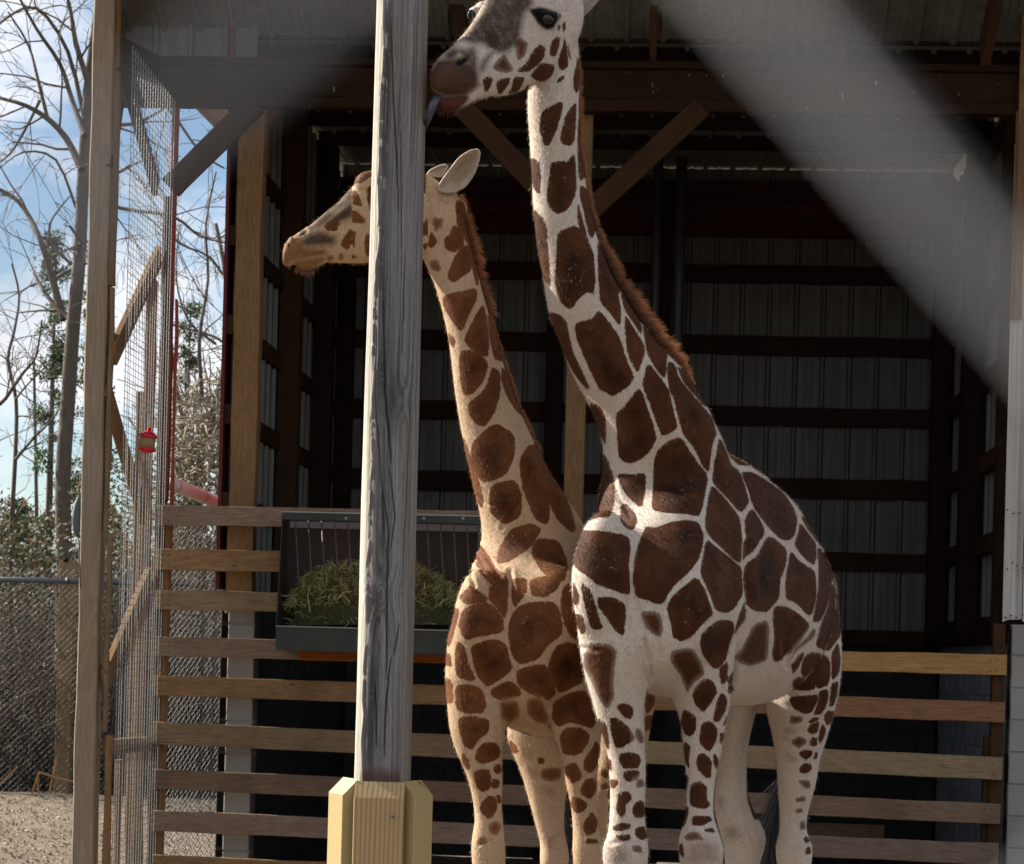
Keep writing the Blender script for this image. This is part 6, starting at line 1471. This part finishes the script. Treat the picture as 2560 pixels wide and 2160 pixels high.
# ------------------------------------------------------------------ hair
def hairmat(name, a, b):
    t = NT(name); c = t.ramp(t.attr('tone'), [(0, a), (1, b)]); t.fin(c, .45, None, 0, .3); tr = t.node('BsdfTranslucent'); ms = t.node('MixShader'); t.L(c, tr.inputs[0]); ms.inputs[0].default_value = .45
    t.L(t.b.outputs[0], ms.inputs[1]); t.L(tr.outputs[0], ms.inputs[2]); t.L(ms.outputs[0], t.out.inputs[0]); return t.m
m_mane = hairmat('orange brown mane', (.06, .018, .008), (.46, .20, .085)); m_tuft = hairmat('black tail hair', (.006, .006, .006), (.03, .03, .032))
m_fuzz = hairmat('lip hair', (.06, .025, .014), (.16, .08, .05))
def hair(name, root, path, n, ln, dirf, thick, mat, spread=.02, width=.0012, seg=3, grav=.2):
    P_ = [Vector(p) for p in path]; cum = [0]
    for a, b in zip(P_[:-1], P_[1:]): cum.append(cum[-1] + (b - a).length)
    v = []; f = []; tone = []
    for k in range(n):
        s_ = rnd.random() * cum[-1]; i = max(0, min(len(P_) - 2, int(np.searchsorted(cum, s_)) - 1)); t_ = (s_ - cum[i]) / max(1e-6, cum[i + 1] - cum[i]); p = P_[i].lerp(P_[i + 1], t_)
        u = s_ / cum[-1]; tang = (P_[i + 1] - P_[i]).normalized(); d = Vector(dirf(u, tang)).normalized()
        clump = 1.6 * mnoise.noise((s_ * 30, 3.3, 1.7)); d = (d + Vector((rnd.gauss(0, .18), rnd.gauss(0, .22), rnd.gauss(0, .18))) + tang * clump * .5).normalized()
        l_ = (ln(u) if callable(ln) else ln) * rnd.uniform(.6, 1.1) * (1 + .25 * clump); p = p + Vector(FW) * rnd.gauss(0, thick) - d * .012
        sd2 = d.cross(Vector(FW)).normalized() if rnd.random() < .6 else d.orthogonal().normalized(); m_ = len(v); tv = rnd.uniform(-.15, .15)
        for j in range(seg + 1):
            w_ = width * (1 - j / (seg + .3)); q_ = p + d * l_ * j / seg + Vector((0, 0, -1)) * grav * l_ * (j / seg) ** 2
            v.append(tuple(q_ - sd2 * w_)); v.append(tuple(q_ + sd2 * w_)); tone += [min(1, max(0, j / seg + tv))] * 2
        for j in range(seg): f.append((m_ + 2 * j, m_ + 2 * j + 1, m_ + 2 * j + 3, m_ + 2 * j + 2))
    o = mesh(name, v, f, mat, root); at = o.data.attributes.new('tone', 'FLOAT', 'POINT'); at.data.foreach_set('value', tone); return o
def perp(sign=1):
    def g(u, tang):
        r = tang.cross(Vector(FW)); r = -r if r.dot(Vector(RT)) < 0 else r; return r * 1.0 - tang * -.25
    return g
manT = [W(x, y, d) for x, y, d in ((1440, 130, 8.43), (1446, 200, 8.43), (1447, 300, 8.44), (1450, 380, 8.45), (1462, 450, 8.45), (1478, 530, 8.46), (1502, 605, 8.47), (1542, 690, 8.48), (1595, 780, 8.5), (1650, 852, 8.53), (1700, 905, 8.56), (1735, 960, 8.58))]
hair('mane', oT, manT, 4600, lambda u: (.034 + .038 * min(1, max(0, (u - .45) / .25))) * min(1, .35 + (1 - u) * 5), perp(), .012, m_mane, width=.0011)
manS = [W(x, y, d) for x, y, d in ((1142, 490, 8.87), (1156, 530, 8.87), (1168, 570, 8.87), (1183, 625, 8.87), (1196, 690, 8.87), (1212, 750, 8.87), (1232, 820, 8.87), (1254, 890, 8.88), (1283, 975, 8.88), (1326, 1080, 8.9), (1350, 1130, 8.9))]
hair('mane', oS, manS, 2600, lambda u: .055 if u < .45 else .030, perp(), .012, m_mane, width=.0011)
# chin whiskers
hair('whiskers', oT, [W(1083, 270, 8.0), W(1100, 283, 8.0), W(1130, 284, 8.03), W(1150, 272, 8.06)], 120, .025, lambda u, t_: (-.2, 0, -1), .012, m_fuzz, width=.0005)
hair('whiskers', oS, [W(738, 668, 8.72), W(755, 675, 8.73), W(775, 674, 8.75), W(800, 660, 8.77)], 150, .035, lambda u, t_: (-.1, 0, -1), .014, m_fuzz, width=.0005)
# tails
def tail(root, path, tuft, n, D):
    q = MB(); q.tube([W(x, y, D) for x, y in path], [.028, .02, .014, .011][:len(path)], 8); o = q.build('tail', m_coatT if root is oT else m_coatS, root, True)
    for nm in ('sd',): at = o.data.attributes.new(nm, 'FLOAT', 'POINT'); at.data.foreach_set('value', [.05] * len(o.data.vertices))
    h = hair('tail_tuft', root, [W(x, y, D) for x, y in tuft], n, .26, lambda u, t_: (t_ + Vector((rnd.gauss(0, .08), rnd.gauss(0, .08), 0))), .02, m_tuft, width=.0013, seg=4, grav=.1)
    tag(h, kind='stuff')
tail(oT, [(2010, 1420), (1985, 1650), (1975, 1850), (1962, 1950)], [(1955, 1930), (1936, 2000), (1925, 2080), (1922, 2160), (1922, 2260)], 2600, 10.55)
tail(oS, [(1450, 1500), (1430, 1750), (1422, 1900), (1421, 1980)], [(1421, 1975), (1422, 2040), (1424, 2100), (1426, 2180)], 900, 10.75)
# hooves
m_hoof = plain('dark hoof', (.035, .028, .022), .5)
def hoof(root, x, y, D):
    c = W(x, y, D); r = .075; v = []; f = []; n = 16; h = .10
    for zz, k_ in ((0, 1.0), (.03, .97), (.07, .86), (c[2] if c[2] < .16 else h, .78)):
        for k in range(n): a = 2 * math.pi * k / n; v.append((c[0] + math.cos(a) * r * k_, c[1] + math.sin(a) * r * k_ * 1.1 - .02, zz))
    for i in range(3):
        for k in range(n): k2 = (k + 1) % n; f.append((i * n + k, i * n + k2, (i + 1) * n + k2, (i + 1) * n + k))
    f.append(tuple(reversed(range(n)))); f.append(tuple(range(3 * n, 4 * n))); mesh('hoof', v, f, m_hoof, root, True)
for x, y, D in ((1567, 2760, 8.25), (1750, 2740, 8.42), (1985, 2590, 10.0), (1859, 2570, 10.15)): hoof(oT, x, y, D)
for x, y, D in ((1222, 2695, 8.72), (1471, 2685, 8.78), (1384, 2560, 10.15), (1500, 2550, 10.3)): hoof(oS, x, y, D)

# short coat hair: tiny strands rooted in the skin, coloured by the same coat
def fur(root, g_, c_, n, ln, mat, seed):
    me = g_.data; nv = len(me.vertices); rs = np.random.RandomState(seed); ok = np.nonzero((c_['no'] * (c_['co'] - CO)).sum(1) / c_['D'] < .35)[0]; ok = ok[(c_['co'][ok, 2] > .9)]
    ii = rs.choice(ok, n); at = {}
    for k in ('sd', 'k_s', 'k_f', 'k_t', 'k_k', 'k_r', 'k_q'):
        a = np.empty(nv, np.float32); me.attributes[k].data.foreach_get('value', a); at[k] = np.repeat(a[ii], 4)
    p = c_['co'][ii] + rs.normal(0, .003, (n, 3)); no = c_['no'][ii]; p = p - no * .002
    fl = np.tile(np.array([[.15, .1, -1.0]]), (n, 1)); fl = fl - no * (fl * no).sum(1)[:, None]; fl /= np.linalg.norm(fl, axis=1)[:, None] + 1e-6
    d = no * .55 + fl * .8 + rs.normal(0, .22, (n, 3)); d /= np.linalg.norm(d, axis=1)[:, None]; s_ = np.cross(d, no + rs.normal(0, .3, (n, 3))); s_ /= np.linalg.norm(s_, axis=1)[:, None] + 1e-6
    L_ = ln * rs.uniform(.6, 1.3, (n, 1)); w_ = .00075; V = np.stack([p - s_ * w_, p + s_ * w_, p + d * L_ + s_ * w_ * .25, p + d * L_ - s_ * w_ * .25], 1).reshape(-1, 3)
    V = V - np.array(root.location); m = bpy.data.meshes.new('fur'); m.vertices.add(4 * n); m.vertices.foreach_set('co', V.reshape(-1).astype(np.float32))
    m.loops.add(4 * n); m.loops.foreach_set('vertex_index', np.arange(4 * n, dtype=np.int32)); m.polygons.add(n); m.polygons.foreach_set('loop_start', np.arange(n, dtype=np.int32) * 4); m.polygons.foreach_set('loop_total', np.full(n, 4, np.int32)); m.update(calc_edges=True)
    for k, a in at.items(): q_ = m.attributes.new(k, 'FLOAT', 'POINT'); q_.data.foreach_set('value', a)
    m.materials.append(mat); o = bpy.data.objects.new('fur', m); C.objects.link(o); o.parent = root; tag(o, kind='stuff')
fur(oT, gT, cT, 170000, .011, m_coatT, 3); fur(oS, gS, cS, 110000, .011, m_coatS, 4)
